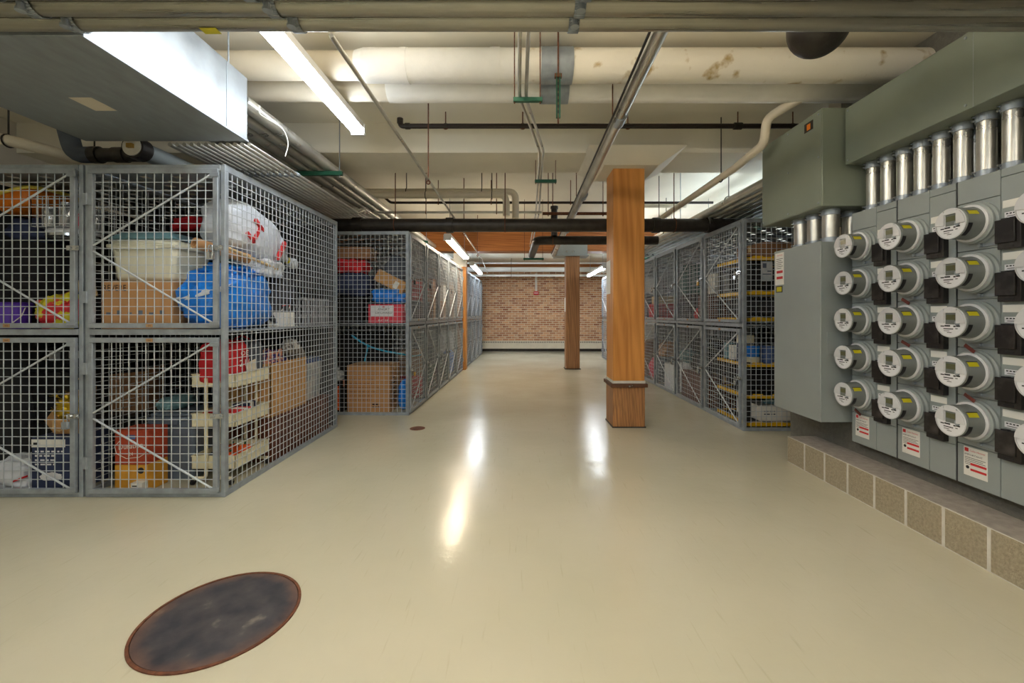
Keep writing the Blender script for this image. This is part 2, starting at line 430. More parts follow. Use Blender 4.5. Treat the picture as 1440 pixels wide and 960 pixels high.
# ------------------------------------------------------------------ the room
CE = 3.27
struct(MB().bx(-5.6, 4.6, -4.2, 14.9, -.15, 0).build('floor', M['floor'], smooth=0))
b = MB().bx(-5.6, 4.6, -4.2, 14.9, CE, CE + .2)
struct(b.build('ceiling', M['ceil'], smooth=0))
struct(MB().bx(-5.6, 4.6, 14.4, 14.7, 0, CE).build('wall_back', M['brick'], smooth=0))
struct(MB().bx(-5.5, -5.3, -4, 14.4, 0, CE).build('wall_left', M['wallp'], smooth=0))
struct(MB().bx(4.1, 4.3, 3.99, 14.4, 0, CE).build('wall_right', M['wallp'], smooth=0))
struct(MB().bx(3.0, 4.1, 3.99, 4.15, 0, CE).build('wall_return', M['wallp'], smooth=0))
struct(MB().bx(3.0, 3.2, -4, 3.99, 0, CE).build('wall_near', M['block_dk'], smooth=0))
struct(MB().bx(-5.6, 4.6, -4.2, -4.0, 0, CE).build('wall_rear', M['wallp'], smooth=0))
# transverse painted beam with the capital over the post, and the lower ceiling of the last bay
struct(MB().bx(-5.3, 4.1, 4.55, 5.2, 2.955, CE).build('ceiling_beam', M['ceil'], smooth=0))
b = MB(); x0, x1, y0, y1 = .72, 1.72, 4.35, 5.28
vs = [(x0, y0, 2.96), (x1, y0, 2.96), (x1, y1, 2.96), (x0, y1, 2.96), (.93, 4.62, 2.85), (1.52, 4.62, 2.85), (1.52, 5.2, 2.85), (.93, 5.2, 2.85)]
b.add(vs, [(0, 1, 2, 3), (7, 6, 5, 4), (0, 4, 5, 1), (1, 5, 6, 2), (2, 6, 7, 3), (3, 7, 4, 0)])
struct(b.build('ceiling_capital', M['ceil'], smooth=0))
struct(MB().bx(-5.3, 4.1, 10.06, 14.4, 2.98, CE).build('ceiling_rear_bay', M['ceil'], smooth=0))
struct(MB().bx(-5.3, 4.1, -.9, -.3, 2.955, CE).build('ceiling_beam_front', M['ceil'], smooth=0))
# dark board over the top of the brick
struct(MB().bx(-5.3, 4.1, 14.3, 14.4, 2.80, 2.98).build('trim_4', M['timber_x'], smooth=0))

# block curb the meters stand over
b = MB(); Yc = 3.65
b.bx(2.2895, 3.0, -4, Yc, 0, .213)
k = struct(b.build('trim_1', M['mortar'], smooth=0))
b = MB(); y = Yc
i = 0
while y > -3.8:
    ya = y - .208; b.cur = 0
    b.bx(2.288, 2.4, ya, y, .004, .212); y -= .224; i += 1
b.build('block', M['block'], k, w=True, bevel=.004)
b = MB().bx(2.296, 3.0, -4, Yc + .002, .203, .216)
b.build('curb_cap', M['curb_top'], k, w=True, bevel=.002)
struct(MB().bx(2.53, 3.0, -4, 3.18, .216, .318).build('trim_2', M['block_dk'], smooth=0))
struct(MB().bx(2.53, 3.0, 3.181, 3.99, .0, .44).build('trim_3', M['block_dk'], smooth=0))

# floor iron
t = thing('manhole_cover', 'large round dark iron manhole cover set in the cream floor', 'manhole cover', (-1.23, 1.785, 0))
MB().lathe([(0.0, .004), (.283, .004), (.285, .001), (.285, -.002)][::-1], (0, 0, .0005), n=72).build('cover', M['manhole'], t)
MB().lathe([(.286, .0), (.286, .005), (.297, .005), (.297, .0)], (0, 0, .0005), n=72).build('rusty_rim', M['rust'], t)
t = thing('floor_drain', 'small round floor drain beside the long row of lockers', 'floor drain', (-1.095, 4.70, 0))
MB().lathe([(.082, .0), (.082, .003), (.07, .004)], (0, 0, .0005), n=32).build('rim', M['rust'], t)
g = MB().cyl((0, 0, .0005), (0, 0, .0035), .069, 32).build('grate', M['block_dk'], t)
sl = MB()
for q in range(-2, 3): sl.bx(-.045, .045, q * .022 - .004, q * .022 + .004, .0034, .0045)
sl.build('slots', M['ink'], g)

# ------------------------------------------------------------------ timber posts and beam
t = thing('timber_post', 'big orange-brown timber post with a strap near its foot', 'column', (1.2255, 4.93, 0))
P = (1.052, 1.398, 4.735, 5.095)
MB().bx(P[0], P[1], P[2], P[3], .47, 2.86).build('shaft', M['timber'], t, w=True, bevel=.008)
MB().bx(P[0] - .004, P[1] + .004, P[2] - .004, P[3] + .004, .0, .47).build('scuffed_foot', M['timber_dirty'], t, w=True, bevel=.01)
b = MB(); e = .028
for (x0, x1, y0, y1) in ((P[0] - e, P[1] + e, P[2] - e, P[2] - .004), (P[0] - e, P[1] + e, P[3] + .004, P[3] + e), (P[0] - e, P[0] - .004, P[2], P[3]), (P[1] + .004, P[1] + e, P[2], P[3])):
    b.bx(x0, x1, y0, y1, .445, .485)
s = b.build('strap', M['strap'], t, w=True, bevel=.003)
b = MB().cyl((1.22, P[2] - e - .02, .462), (1.22, P[2] - e + .01, .462), .009, 8).cyl((1.25, P[2] - e - .015, .47), (1.25, P[2] - e + .01, .47), .006, 8)
b.build('bolt', M['silver'], s, w=True)
MB().bx(P[0] - .006, P[1] + .006, P[2] - .006, P[3] + .006, .486, .515).build('paint_band', M['mortar'], t, w=True)
MB().bx(P[0] - .012, P[1] + .012, P[2] - .012, P[3] + .012, .0, .012).build('base_edge', M['iron'], t, w=True)
one('paper_notice', MB().bx(1.046, 1.0515, 4.88, 5.07, 1.48, 1.86), M['white'], 'sheet of white paper pinned to the side of the big timber post', 'paper')

t = thing('timber_post', 'weathered timber post under a grey steel bracket, further down the aisle', 'column', (1.245, 9.86, 0))
MB().bx(1.09, 1.40, 9.7, 10.02, 0, 2.56).build('shaft', M['timber_old'], t, w=True, bevel=.008)
MB().bx(1.07, 1.42, 9.68, 10.04, 0, .015).build('base_edge', M['iron'], t, w=True)
br = MB().bx(.885, 1.56, 9.62, 9.66, 2.57, 2.90).bx(.885, 1.56, 10.06, 10.1, 2.57, 2.90).bx(.83, 1.6, 9.62, 10.1, 2.55, 2.572).build('beam_bracket', M['grey_box'], t, w=True)
b = MB()
for x in (1.1, 1.24): 
    for z in (2.64, 2.84): b.cyl((x, 9.6, z), (x, 9.625, z), .018, 8)
b.cyl((1.5, 9.6, 2.84), (1.5, 9.625, 2.84), .018, 8)
b.build('bolts', M['silver'], br, w=True)
one('paper_notice', MB().bx(1.083, 1.0895, 9.78, 9.98, 1.3, 1.62), M['white'], 'sheet of white paper on the side of the weathered timber post', 'paper')
one('timber_beam', MB().bx(-5.3, 4.1, 9.67, 10.05, 2.66, CE), M['timber_x'], 'heavy timber beam crossing the ceiling over the weathered post', 'beam', bevel=.01)
t = thing('timber_post', 'timber post standing between the lockers of the row beside the drain', 'column', (-1.27, 9.72, 0))
MB().bx(-1.42, -1.155, 9.58, 9.86, 0, 2.66).build('shaft', M['timber'], t, w=True, bevel=.008)
MB().bx(-1.43, -1.145, 9.57, 9.67, 2.3, 2.6).build('white_plate', M['white'], t, w=True)

# ------------------------------------------------------------------ heater, alarm on the brick
t = thing('baseboard_heater', 'long cream baseboard heater along the foot of the brick wall', 'heater', (0, 14.3, .0))
b = MB().bx(-2.6, 4.05, 14.28, 14.4, .09, .345)
b.build('casing', M['pipe_paint'], t, w=True, bevel=.008)
b = MB()
x = -2.5
while x < 4: b.bx(x, x + .028, 14.274, 14.283, .285, .335); x += .058
b.build('louvres', M['block_dk'], t, w=True)
MB().bx(-2.6, 4.05, 14.34, 14.4, 0, .09).build('foot_strip', M['iron'], t, w=True)
t = thing('alarm_pull', 'small red alarm box on a white conduit on the brick wall', 'alarm', (.615, 14.3, 1.9))
MB().bx(.53, .70, 14.34, 14.4, 1.88, 2.0).build('box', M['red'], t, w=True, bevel=.006)
MB().cyl((.595, 14.38, 2.0), (.595, 14.38, 2.6), .015, 8).cyl((.635, 14.38, 2.0), (.635, 14.38, 2.6), .015, 8).build('conduit', M['white'], t, w=True)
MB().bx(.55, .68, 14.335, 14.341, 1.93, 1.955).build('white_bar', M['white'], t, w=True)

# ------------------------------------------------------------------ ceiling services
def pipe(name, pts, r, m, label, cat='pipe', group=None, n=16, br=0.0, hang=(), flanges=(), fm=None):
    """a run of pipe; hang = indices or points where a rod reaches up to the ceiling"""
    t = thing(name, label, cat, pts[0], group=group)
    path = bend(pts, br) if br else pts
    MB().tube(path, r, n).build('run', m, t, w=True, smooth=50)
    if flanges:
        for p, d, rr, L in flanges:
            d = Vector(d).normalized(); p = Vector(p)
            MB().cyl(p - d * L / 2, p + d * L / 2, rr, n).build('coupling', fm or m, t, w=True, bevel=.003)
    for hp in hang:
        x, y, z = hp[:3]; top = hp[3] if len(hp) > 3 else CE
        rod = MB().cyl((x, y, z), (x, y, top), .006, 6)
        d = (Vector(pts[1]) - Vector(pts[0]))
        u = Vector((0, 1, 0)) if abs(d.x) > abs(d.y) else Vector((1, 0, 0))
        ring = [Vector((x, y, z - r - .006)) + u * ((r + .004) * math.cos(a)) + Vector((0, 0, (r + .004) * math.sin(a))) for a in [2 * math.pi * k / 14 for k in range(14)]]
        rod.tube(ring, .006, 6, closed=True)
        rod.build('hanger', M['rust'] if m is not M['pipe_paint'] else M['iron'], t, w=True)
    return t

# the rack of big steel conduits that crosses close overhead
cy = [1.815, 1.722, 1.629, 1.536, 1.443]
where = ['front-most of the rack, next to the white pipes', 'second of the rack', 'third of the rack', 'fourth of the rack', 'last of the rack, at the frame edge']
for i, y in enumerate(cy):
    t = thing('overhead_conduit', 'thick steel conduit crossing overhead, ' + where[i], 'conduit', (0, y, 2.495), group='thick conduits crossing overhead')
    MB().tube([(-5.3, y, 2.495 - .0), (2.392, y, 2.495)], .0455, 20).build('run', M['conduit_x'], t, w=True, smooth=50)
def clampset(xa, lean, name, label):
    t = thing(name, label, 'clamp', (xa, 1.63, 2.44))
    b = MB(); bo = MB()
    for i, y in enumerate(cy):
        x = xa - lean * (i)
        ring = [Vector((x, y, 2.495)) + Vector((0, .049 * math.cos(a), .049 * math.sin(a))) for a in [R(180 + 12 * k) for k in range(16)]]
        b = MB()
        for q in range(15):
            p0, p1 = ring[q], ring[q + 1]
            b.add([p0 - Vector((.022, 0, 0)), p0 + Vector((.022, 0, 0)), p1 + Vector((.022, 0, 0)), p1 - Vector((.022, 0, 0))], [(0, 1, 2, 3)])
        b.build('strap', M['galv'], t, w=True, solid=.003)
        bo = MB()
        bo.cyl((x, y - .0465, 2.44), (x, y - .0465, 2.462), .013, 8)
        bo.cyl((x, y - .0465, 2.43), (x, y - .0465, 2.44), .018, 12)
        bo.build('bolt', M['galv'], t, w=True)
    MB().bx(xa - .03 - 4 * abs(lean), xa + .03, 1.36, 1.90, 2.542, 2.58).build('strut', M['galv'], t, w=True)
clampset(-1.86, .075, 'conduit_clamp_bar', 'row of bolted straps under the overhead conduits near the duct')
clampset(-.93, .045, 'conduit_clamp_bar', 'darker double strap plate under the overhead conduits by the lamp')
clampset(.235, -.012, 'conduit_clamp_bar', 'row of bolted straps under the overhead conduits in mid-span')
one('conduit_sticker', MB().bx(-1.335, -1.265, 1.80, 1.84, 2.448, 2.449), M['yellow'], 'small yellow sticker on the underside of an overhead conduit', 'sticker')

# sheet metal duct
t = thing('air_duct', 'large rectangular sheet-metal air duct hanging under the ceiling', 'duct', (-2.48, 2.46, 2.47))
MB().bx(-3.05, -1.91, 1.885, 3.04, 2.47, 2.915).build('duct_body', M['duct'], t, w=True, bevel=.004)
MB().bx(-1.912, -1.902, 1.885, 3.04, 2.466, 2.478).bx(-1.9105, -1.907, 2.82, 2.826, 2.47, 2.91).build('seam', M['galv'], t, w=True)
b = MB()
for (x, y) in ((-3.0, 2.0), (-1.95, 2.0), (-3.0, 2.9), (-1.95, 2.9)): b.cyl((x, y, 2.9), (x, y, CE), .006, 6)
b.build('hanger_rods', M['galv'], t, w=True)
MB().add([(-2.53, 2.42, 2.4688), (-2.40, 2.42, 2.4688), (-2.40, 2.58, 2.4688), (-2.53, 2.58, 2.4688)], [(3, 2, 1, 0)]).build('paper_label', M['tin_yel'] if False else M['pipe_paint'], t, w=True)

# insulated pipes
t = thing('insulated_pipe', 'upper of the two big white jacketed pipes crossing the ceiling', 'pipe', (0, 3.2, 3.1), group=None)
MB().cyl((-1.13, 3.2, 3.095), (.03, 3.2, 3.095), .118, 32).cyl((-1.19, 3.2, 3.095), (-1.13, 3.2, 3.095), .104, 32, r2=.118).build('jacket', M['jacket'], t, w=True, smooth=50)
MB().cyl((.42, 3.2, 3.095), (3.0, 3.2, 3.095), .118, 32).build('stained_jacket', M['jacket_stain'], t, w=True, smooth=50)
MB().cyl((-5.3, 3.2, 3.095), (-1.13, 3.2, 3.095), .1, 32).build('shaded_run', M['pipe_paint'], t, w=True, smooth=50)  # same pipe in weaker light: duller colour and thinner radius stand for it
MB().cyl((.03, 3.2, 3.095), (.42, 3.2, 3.095), .1175, 32).build('middle_jacket', M['jacket_stain'], t, w=True, smooth=50)
MB().cyl((-.86, 3.2, 3.095), (-.81, 3.2, 3.095), .122, 32).cyl((-.2, 3.2, 3.095), (-.13, 3.2, 3.095), .123, 32).build('tape_band', M['jacket'], t, w=True, smooth=50)
MB().cyl((.17, 3.2, 3.095), (.405, 3.2, 3.095), .125, 32).build('metal_saddle', M['galv'], t, w=True, smooth=50)
t = thing('insulated_pipe', 'lower of the two big white jacketed pipes crossing the ceiling', 'pipe', (0, 3.5, 3.06))
MB().cyl((-1.05, 3.5, 3.08), (3.0, 3.5, 3.08), .104, 32).build('jacket', M['jacket'], t, w=True, smooth=50)
MB().cyl((-5.3, 3.5, 3.08), (-1.05, 3.5, 3.08), .094, 32).build('shaded_run', M['pipe_paint'], t, w=True, smooth=50)  # shaded stretch of the lower pipe, put in by colour and radius
MB().cyl((.18, 3.5, 3.08), (.41, 3.5, 3.08), .112, 32).build('metal_saddle', M['galv'], t, w=True, smooth=50)
t = thing('strut_hanger', 'green slotted strut hanging vertically in front of the metal pipe saddles', 'hanger', (.285, 3.02, 2.65))
b = MB().bx(.272, .302, 3.045, 3.06, 2.64, 2.95).bx(.272, .276, 3.03, 3.06, 2.64, 2.95).bx(.298, .302, 3.03, 3.06, 2.64, 2.95)
b.build('strut', M['green_strut'], t, w=True)
b = MB()
for q in range(7): b.bx(.281, .293, 3.0445, 3.046, 2.67 + q * .04, 2.692 + q * .04)
b.build('slots', M['ink'], t, w=True)
MB().cyl((.287, 3.05, 2.6), (.287, 3.05, CE), .006, 6).bx(.262, .312, 3.035, 3.065, 2.925, 2.95).build('rod', M['rust'], t, w=True)

# the two thin conduits that weave forward
for i, lab in enumerate(('thin steel conduit bending along the ceiling, beside its twin nearer the lamp', 'thin steel conduit bending along the ceiling, twin nearer the wooden post')):
    dx = i * .045
    pipe('thin_conduit', [(.012 + dx, .3, 2.752), (.012 + dx, 2.99, 2.752), (.20 + dx * .85, 3.95, 2.752), (.215 + dx * .6, 4.3, 2.745), (.27 + dx, 6.4, 2.75), (.27 + dx, 9.6, 2.75)], .0115, M['conduit'], lab, 'conduit', 'twin thin conduits', br=.1, n=10)
t = thing('strut_bar', 'short green strut under the twin thin conduits, near the white pipes', 'strut', (.1, 2.96, 2.70))
MB().bx(-.03, .17, 2.95, 2.98, 2.712, 2.739).build('channel', M['green_strut'], t, w=True)
MB().cyl((-.022, 2.965, 2.7), (-.022, 2.965, CE), .004, 6).cyl((.155, 2.965, 2.7), (.155, 2.965, CE), .004, 6).build('rods', M['rust'], t, w=True)
t = thing('strut_bar', 'short green strut under the twin thin conduits, in front of the second beam', 'strut', (.2, 4.75, 2.70))
MB().bx(.19, .43, 4.75, 4.79, 2.705, 2.735).build('channel', M['green_strut'], t, w=True)
MB().cyl((.20, 4.77, 2.69), (.20, 4.77, 2.96), .004, 6).cyl((.42, 4.77, 2.69), (.42, 4.77, 2.96), .004, 6).build('rods', M['rust'], t, w=True)

# fat conduit and its cable
zz = lambda y: H + 1.5 - .31 * (y - 2) / 6.6
t = thing('ceiling_conduit', 'fat shiny steel conduit running forward under the ceiling past the timber post', 'conduit', (.75, 2, 2.75))
MB().tube([(.758, .3, zz(.3)), (.725, 8.7, zz(8.7))], .042, 22).build('run', M['conduit'], t, w=True, smooth=50)
for y in (3.12, 4.9, 6.5): MB().cyl((.755, y, zz(y)), (.755, y + .13, zz(y + .13)), .0475, 22).build('coupling', M['galv'], t, w=True)
t2 = pipe('black_cable', [(.69, .3, zz(.3) - .01), (.69, 3.0, zz(3) - .02), (.68, 5.3, zz(5.3) - .01), (.67, 8.6, zz(8.6))], .008, M['blackp'], 'black cable tied along the fat steel conduit', 'cable', n=8)
b = MB()
for y in (3.4, 5.5): b.cyl((.75, y, zz(y)), (.75, y, CE), .005, 6)
b.build('hanger_rods', M['rust'], t, w=True)

# sprinkler lines
pipe('sprinkler_pipe', [(-1.175, 4.3, 3.2), (-1.175, 4.3, 3.127), (2.86, 4.3, 3.127)], .024, M['sprinkler'], 'dark sprinkler pipe crossing just in front of the painted beam', br=.05,
     hang=[(-.72, 4.3, 3.155), (.05, 4.3, 3.155), (1.1, 4.3, 3.155), (2.2, 4.3, 3.155), (2.75, 4.3, 3.155)],
     flanges=[((-1.175, 4.3, 3.18), (0, 0, 1), .03, .05), ((-1.10, 4.3, 3.127), (1, 0, 0), .031, .05), ((2.2, 4.3, 3.127), (1, 0, 0), .034, .08), ((-.72, 4.3, 3.127), (1, 0, 0), .028, .02)], fm=M['iron'])
pipe('sprinkler_pipe', [(-2.0, 6.5, 3.0), (-1.92, 6.5, 2.93), (2.95, 6.5, 2.93)], .019, M['sprinkler'], 'dark sprinkler pipe crossing beyond the painted beam', br=.04,
     hang=[(-1.2, 6.5, 2.95), (-.4, 6.5, 2.95), (.8, 6.5, 2.95), (1.9, 6.5, 2.95)])
pipe('thin_conduit', [(-2.1, 6.1, 2.69), (.34, 6.1, 2.69)], .017, M['conduit'], 'thin steel conduit crossing above the big black pipe', 'conduit', hang=[(-1.3, 6.1, 2.71), (-.3, 6.1, 2.71)])
pipe('rusty_pipe', [(.35, 6.05, 2.66), (1.5, 6.05, 2.66)], .022, M['rust'], 'rust-brown pipe crossing above the big black pipe beside the post', hang=[(.43, 6.05, 2.68), (1.2, 6.05, 2.68)])
for i, (zc, xr, yy, lab) in enumerate(((2.95, -.03, 6.0, 'upper cream insulated pipe bending down beyond the painted beam'), (2.865, -.155, 5.85, 'lower cream insulated pipe bending down beyond the painted beam'))):
    pipe('insulated_pipe', [(-2.6, yy, zc), (xr, yy, zc), (xr, yy, 2.58)], .047, M['pipe_paint'], lab, br=.1, hang=[(-1.55 + i * .3, yy, zc + .05), (-.5 + i * .15, yy, zc + .05)])
# large black cast iron pipe
PB = 5.45; ZB = 2.372
t = pipe('cast_iron_pipe', [(-2.9, PB, ZB), (2.95, PB, ZB)], .083, M['iron'], 'thick black cast-iron pipe crossing behind the big timber post', n=24,
         flanges=[((-2.02, PB, ZB), (1, 0, 0), .1, .12), ((-.86, PB, ZB), (1, 0, 0), .097, .09), ((1.75, PB, ZB), (1, 0, 0), .097, .09), ((2.42, PB, ZB), (1, 0, 0), .097, .07)],
         hang=[(-1.55, PB, ZB + .09, CE), (-.16, PB, ZB + .09, CE), (1.98, PB, ZB + .09, CE)])
pipe('cast_iron_pipe', [(2.0, 6.15, 2.3), (.27, 6.15, 2.3), (.25, 7.7, 2.3)], .062, M['iron'], 'second black pipe just behind and below the thick one, turning away', br=.12, n=20, hang=[(1.6, 6.15, 2.37, CE), (.5, 6.15, 2.37, CE)])
t = thing('strut_bar', 'short dark green strut under the turned end of the second black pipe', 'strut', (.25, 7.6, 2.2))
MB().bx(.1, .46, 7.58, 7.62, 2.205, 2.236).build('channel', M['green_strut'], t, w=True)
MB().cyl((.12, 7.6, 2.19), (.12, 7.6, CE), .004, 6).cyl((.44, 7.6, 2.19), (.44, 7.6, CE), .004, 6).build('rods', M['rust'], t, w=True)
pipe('vent_stub', [(.52, 6.12, 2.36), (.52, 6.12, 2.78)], .045, M['iron'], 'short black upright pipe stub behind the thick black pipe', flanges=[((.52, 6.12, 2.62), (0, 0, 1), .05, .06), ((.52, 6.12, 2.76), (0, 0, 1), .055, .04)])

# black round tank bottom hanging over the aisle on the meter side
t = thing('expansion_tank', 'black round-bottomed tank hanging beside the white jacketed pipe', 'tank', (1.60, 2.3, 2.7))
pr = [(.0005, 0)] + [(.148 * math.sin(a), .148 * (1 - math.cos(a))) for a in [R(9 * k) for k in range(1, 11)]] + [(.148, .32), (.09, .38), (.02, .40), (.02, .65)]
MB().lathe(pr, (1.608, 2.3, 2.635), n=40).build('shell', M['iron'], t, w=True, smooth=60)

# white pipe that runs forward on the meter side
pipe('white_pipe', [(2.40, 3.46, 3.06), (2.10, 3.63, 2.90), (2.10, 3.66, 2.70), (2.10, 4.15, 2.66), (2.07, 6.6, 2.63), (2.05, 8.5, 2.62)], .037, M['pipe_paint'], 'white pipe dropping from the ceiling and running away above the lockers', br=.07,
     hang=[(2.09, 4.42, 2.69, CE), (2.07, 6.3, 2.68, CE)])
pipe('white_pipe', [(2.62, 4.05, 2.64), (2.58, 8.8, 2.64)], .05, M['pipe_paint'], 'cream pipe above the steel conduits over the lockers by the meters', hang=[(2.6, 5.3, 2.7, CE), (2.59, 7.5, 2.7, CE)])
pipe('white_pipe', [(1.95, 6.9, 2.62), (1.95, 6.9, 2.98), (2.7, 6.9, 2.98)], .03, M['pipe_paint'], 'thin cream pipe with an elbow beyond the painted beam', br=.08)

# rear bay pipes
for z, r, lab in ((2.83, .03, 'thin white pipe, highest of the three against the brick wall'), (2.63, .075, 'fat white pipe, middle of the three against the brick wall'), (2.44, .035, 'thin white pipe, lowest of the three against the brick wall')):
    pipe('white_pipe', [(-2.2, 13.4, z), (4.05, 13.4, z)], r, M['lamp_housing'], lab, 'pipe', 'white pipes against the brick wall', hang=[(-.2, 13.4, z + r, 2.98), (1.5, 13.4, z + r, 2.98)])
t = pipe('thin_conduit', [(-.82, 1.89, 2.475), (-.80, 9.5, 2.475), (-.90, 12.9, 2.475)], .0115, M['conduit'], 'long thin conduit running down the aisle to the lamps', 'conduit', n=8,
     hang=[(-.81, 3.9, 2.46), (-.80, 6.4, 2.46), (-.82, 8.8, 2.46)])

# conduit banks along the two locker rows
for i in range(6):
    x = -1.968 - i * .13
    t = thing('bank_conduit', ['fat conduit at the aisle edge of the bank over the lockers by the duct', 'second fat conduit in from the aisle over the lockers by the duct', 'third fat conduit in from the aisle over the lockers by the duct', 'fourth fat conduit in from the aisle over the lockers by the duct', 'fifth fat conduit in from the aisle over the lockers by the duct', 'innermost fat conduit over the lockers by the duct'][i], 'conduit', (x, 5, 2.7), group='fat conduits over the lockers by the duct')
    MB().tube([(x, 3.06, 2.77), (x + .13, 13.2, 2.77)], .054, 16).build('run', M['conduit'], t, w=True, smooth=50)
ordn = ['first', 'second', 'third', 'fourth', 'fifth', 'sixth', 'seventh', 'eighth', 'ninth', 'tenth', 'eleventh', 'twelfth']
for i in range(12):
    x = -1.86 - i * .05
    t = thing('small_conduit', 'small conduit, %s in from the aisle, just above the lockers by the duct' % ordn[i], 'conduit', (x, 5, 2.42), group='small conduits above the lockers by the duct')
    MB().tube([(x, 2.98, 2.425), (x, 5.0, 2.425)], .0145, 10).tube([(x, 5.0, 2.425), (x + .0, 5.25, 2.53), (x + .17, 13.0, 2.53)], .0145, 10).build('run', M['conduit'], t, w=True, smooth=50)
    MB().cyl((x, 3.6, 2.425), (x, 3.65, 2.425), .019, 8).build('coupling', M['galv'], t, w=True)
for (y, lab) in ((4.4, 'green strut carrying the fat conduits over the lockers by the duct'), (8.6, 'green strut carrying the fat conduits further down the long row')):
    t = thing('strut_bar', lab, 'strut', (-2.2, y, 2.6))
    MB().bx(-2.7, -1.80, y, y + .04, 2.673, 2.713).build('channel', M['green_strut'], t, w=True)
    MB().cyl((-1.83, y + .02, 2.65), (-1.83, y + .02, CE), .005, 6).cyl((-2.67, y + .02, 2.65), (-2.67, y + .02, CE), .005, 6).build('rods', M['galv'], t, w=True)
for i in range(9):
    x = 2.36 + i * .118
    t = thing('bank_conduit', 'steel conduit, %s in from the aisle, over the lockers by the meters' % ordn[i], 'conduit', (x, 6, 2.42), group='conduits over the lockers by the meters')
    MB().tube([(x, 4.2 if i > 5 else 3.96, 2.50), (x, 13, 2.50)], .043, 14).build('run', M['conduit'], t, w=True, smooth=50)
    MB().cyl((x, 6.3, 2.50), (x, 6.38, 2.50), .049, 12).build('coupling', M['galv'], t, w=True)
for (y, lab) in ((5.9, 'green strut under the conduits over the lockers by the meters'), (9.2, 'green strut under the far stretch of conduits by the timber beam')):
    t = thing('strut_bar', lab, 'strut', (2.8, y, 2.42))
    MB().bx(2.2, 3.5, y, y + .04, 2.415, 2.455).build('channel', M['green_strut'], t, w=True)
    MB().cyl((2.24, y + .02, 2.41), (2.24, y + .02, CE), .005, 6).cyl((3.46, y + .02, 2.41), (3.46, y + .02, CE), .005, 6).build('rods', M['galv'], t, w=True)

# looped wire on the near fat conduit
b = MB().tube(bend([(-1.92, 3.2, 2.80), (-1.90, 3.16, 2.72), (-1.86, 3.2, 2.70), (-1.80, 3.3, 2.68), (-1.78, 3.35, 2.58), (-1.80, 3.33, 2.47)], .05), .004, 6)
one('cable_tie', b, M['white'], 'pale wire looped down from the fat conduit beside the duct', 'wire')

# waste pipes over the near lockers
t = thing('waste_pipe', 'grey waste pipe with a round pale cleanout cap above the lockers', 'pipe', (-2.75, 3.1, 2.43))
MB().cyl((-2.75, 3.12, 2.445), (-2.72, 5.2, 2.445), .066, 22).build('run', M['grey_box'], t, w=True, smooth=50)
MB().cyl((-2.75, 3.07, 2.445), (-2.75, 3.16, 2.445), .08, 28).build('hub', M['iron'], t, w=True)
c = MB().cyl((-2.75, 3.062, 2.445), (-2.75, 3.072, 2.445), .066, 28).build('cleanout_cap', M['mortar'], t, w=True)
MB().bx(-2.77, -2.73, 3.04, 3.063, 2.43, 2.46).build('square_nut', M['brass'], c, w=True)
MB().cyl((-3.25, 3.26, 2.455), (-2.78, 3.26, 2.455), .05, 20).cyl((-3.05, 3.26, 2.455), (-2.96, 3.26, 2.455), .057, 20).cyl((-3.22, 3.26, 2.455), (-3.16, 3.26, 2.455), .062, 20).build('branch', M['iron'], t, w=True)
MB().tube(bend([(-3.2, 3.26, 2.455), (-3.36, 3.26, 2.455), (-3.44, 3.26, 2.75), (-3.44, 3.26, 2.93)], .1), .06, 18).build('riser', M['slate'], t, w=True)
MB().cyl((-2.74, 3.9, 2.5), (-2.74, 3.9, CE), .006, 6).build('hanger', M['rust'], t, w=True)
pipe('white_pipe', [(-4.6, 3.25, 2.70), (-3.9, 3.4, 2.60), (-3.5, 3.75, 2.5), (-3.3, 4.5, 2.5)], .045, M['pipe_paint'], 'pale pipe above the lockers at the frame edge', br=.2, hang=[(-4.0, 3.38, 2.66, CE), (-3.62, 3.68, 2.57, CE)])

# ------------------------------------------------------------------ fluorescent fixtures
LM = {'over': emat('overhead_warm_tube', (1.0, .87, .68), TUBE * 1.7), 'front': emat('front_cool_tube', (.78, .90, 1.0), TUBE * 1.9), 'near': emat('near_cool_tube', (.86, .93, 1.0), TUBE * .62), 'side': emat('side_cool_tube', (.74, .88, 1.0), TUBE * .85), 'cool': emat('cool_tube', (.86, .93, 1.0), TUBE), 'warm': emat('warm_tube', (1.0, .84, .62), TUBE), 'neutral': emat('fill_neutral_tube', (1.0, .93, .82), TUBE)}
def lamp(x, y0, y1, z, tone, label, top=CE, group='two-tube strip lights'):
    t = thing('strip_light', label, 'light', (x, (y0 + y1) / 2, z), group=group)
    MB().bx(x - .055, x + .055, y0, y1, z + .02, z + .075).build('housing', M['lamp_housing'], t, w=True, bevel=.005)
    MB().bx(x - .062, x + .062, y0 - .002, y0 + .03, z - .035, z + .06).build('end_socket', M['lamp_housing'], t, w=True, bevel=.004)
    MB().bx(x - .062, x + .062, y1 - .03, y1 + .002, z - .035, z + .06).build('end_socket', M['lamp_housing'], t, w=True, bevel=.004)
    for s in (-1, 1): MB().cyl((x + s * .036, y0 + .03, z - .004), (x + s * .036, y1 - .03, z - .004), .019, 8, caps=False).build('tube', LM[tone], t, w=True)
    b = MB()
    for y in (y0 + .25, y1 - .25): b.cyl((x, y, z + .07), (x, y, top), .004, 6)
    b.build('hanger_rods', M['galv'], t, w=True)
lamp(-1.43, 1.5, 3.87, 2.885, 'near', 'bright two-tube strip light between the duct and the white pipes')
lamp(-1.12, 6.85, 9.3, 2.455, 'warm', 'warm glowing strip light above the long row, below the timber beam')
lamp(-1.12, 10.5, 12.9, 2.455, 'cool', 'small cool strip light beyond the timber beam, over the long row', top=2.98)
lamp(2.15, 10.6, 13.0, 2.40, 'cool', 'small cool strip light beyond the beam, seen beside the big timber post', top=2.98)
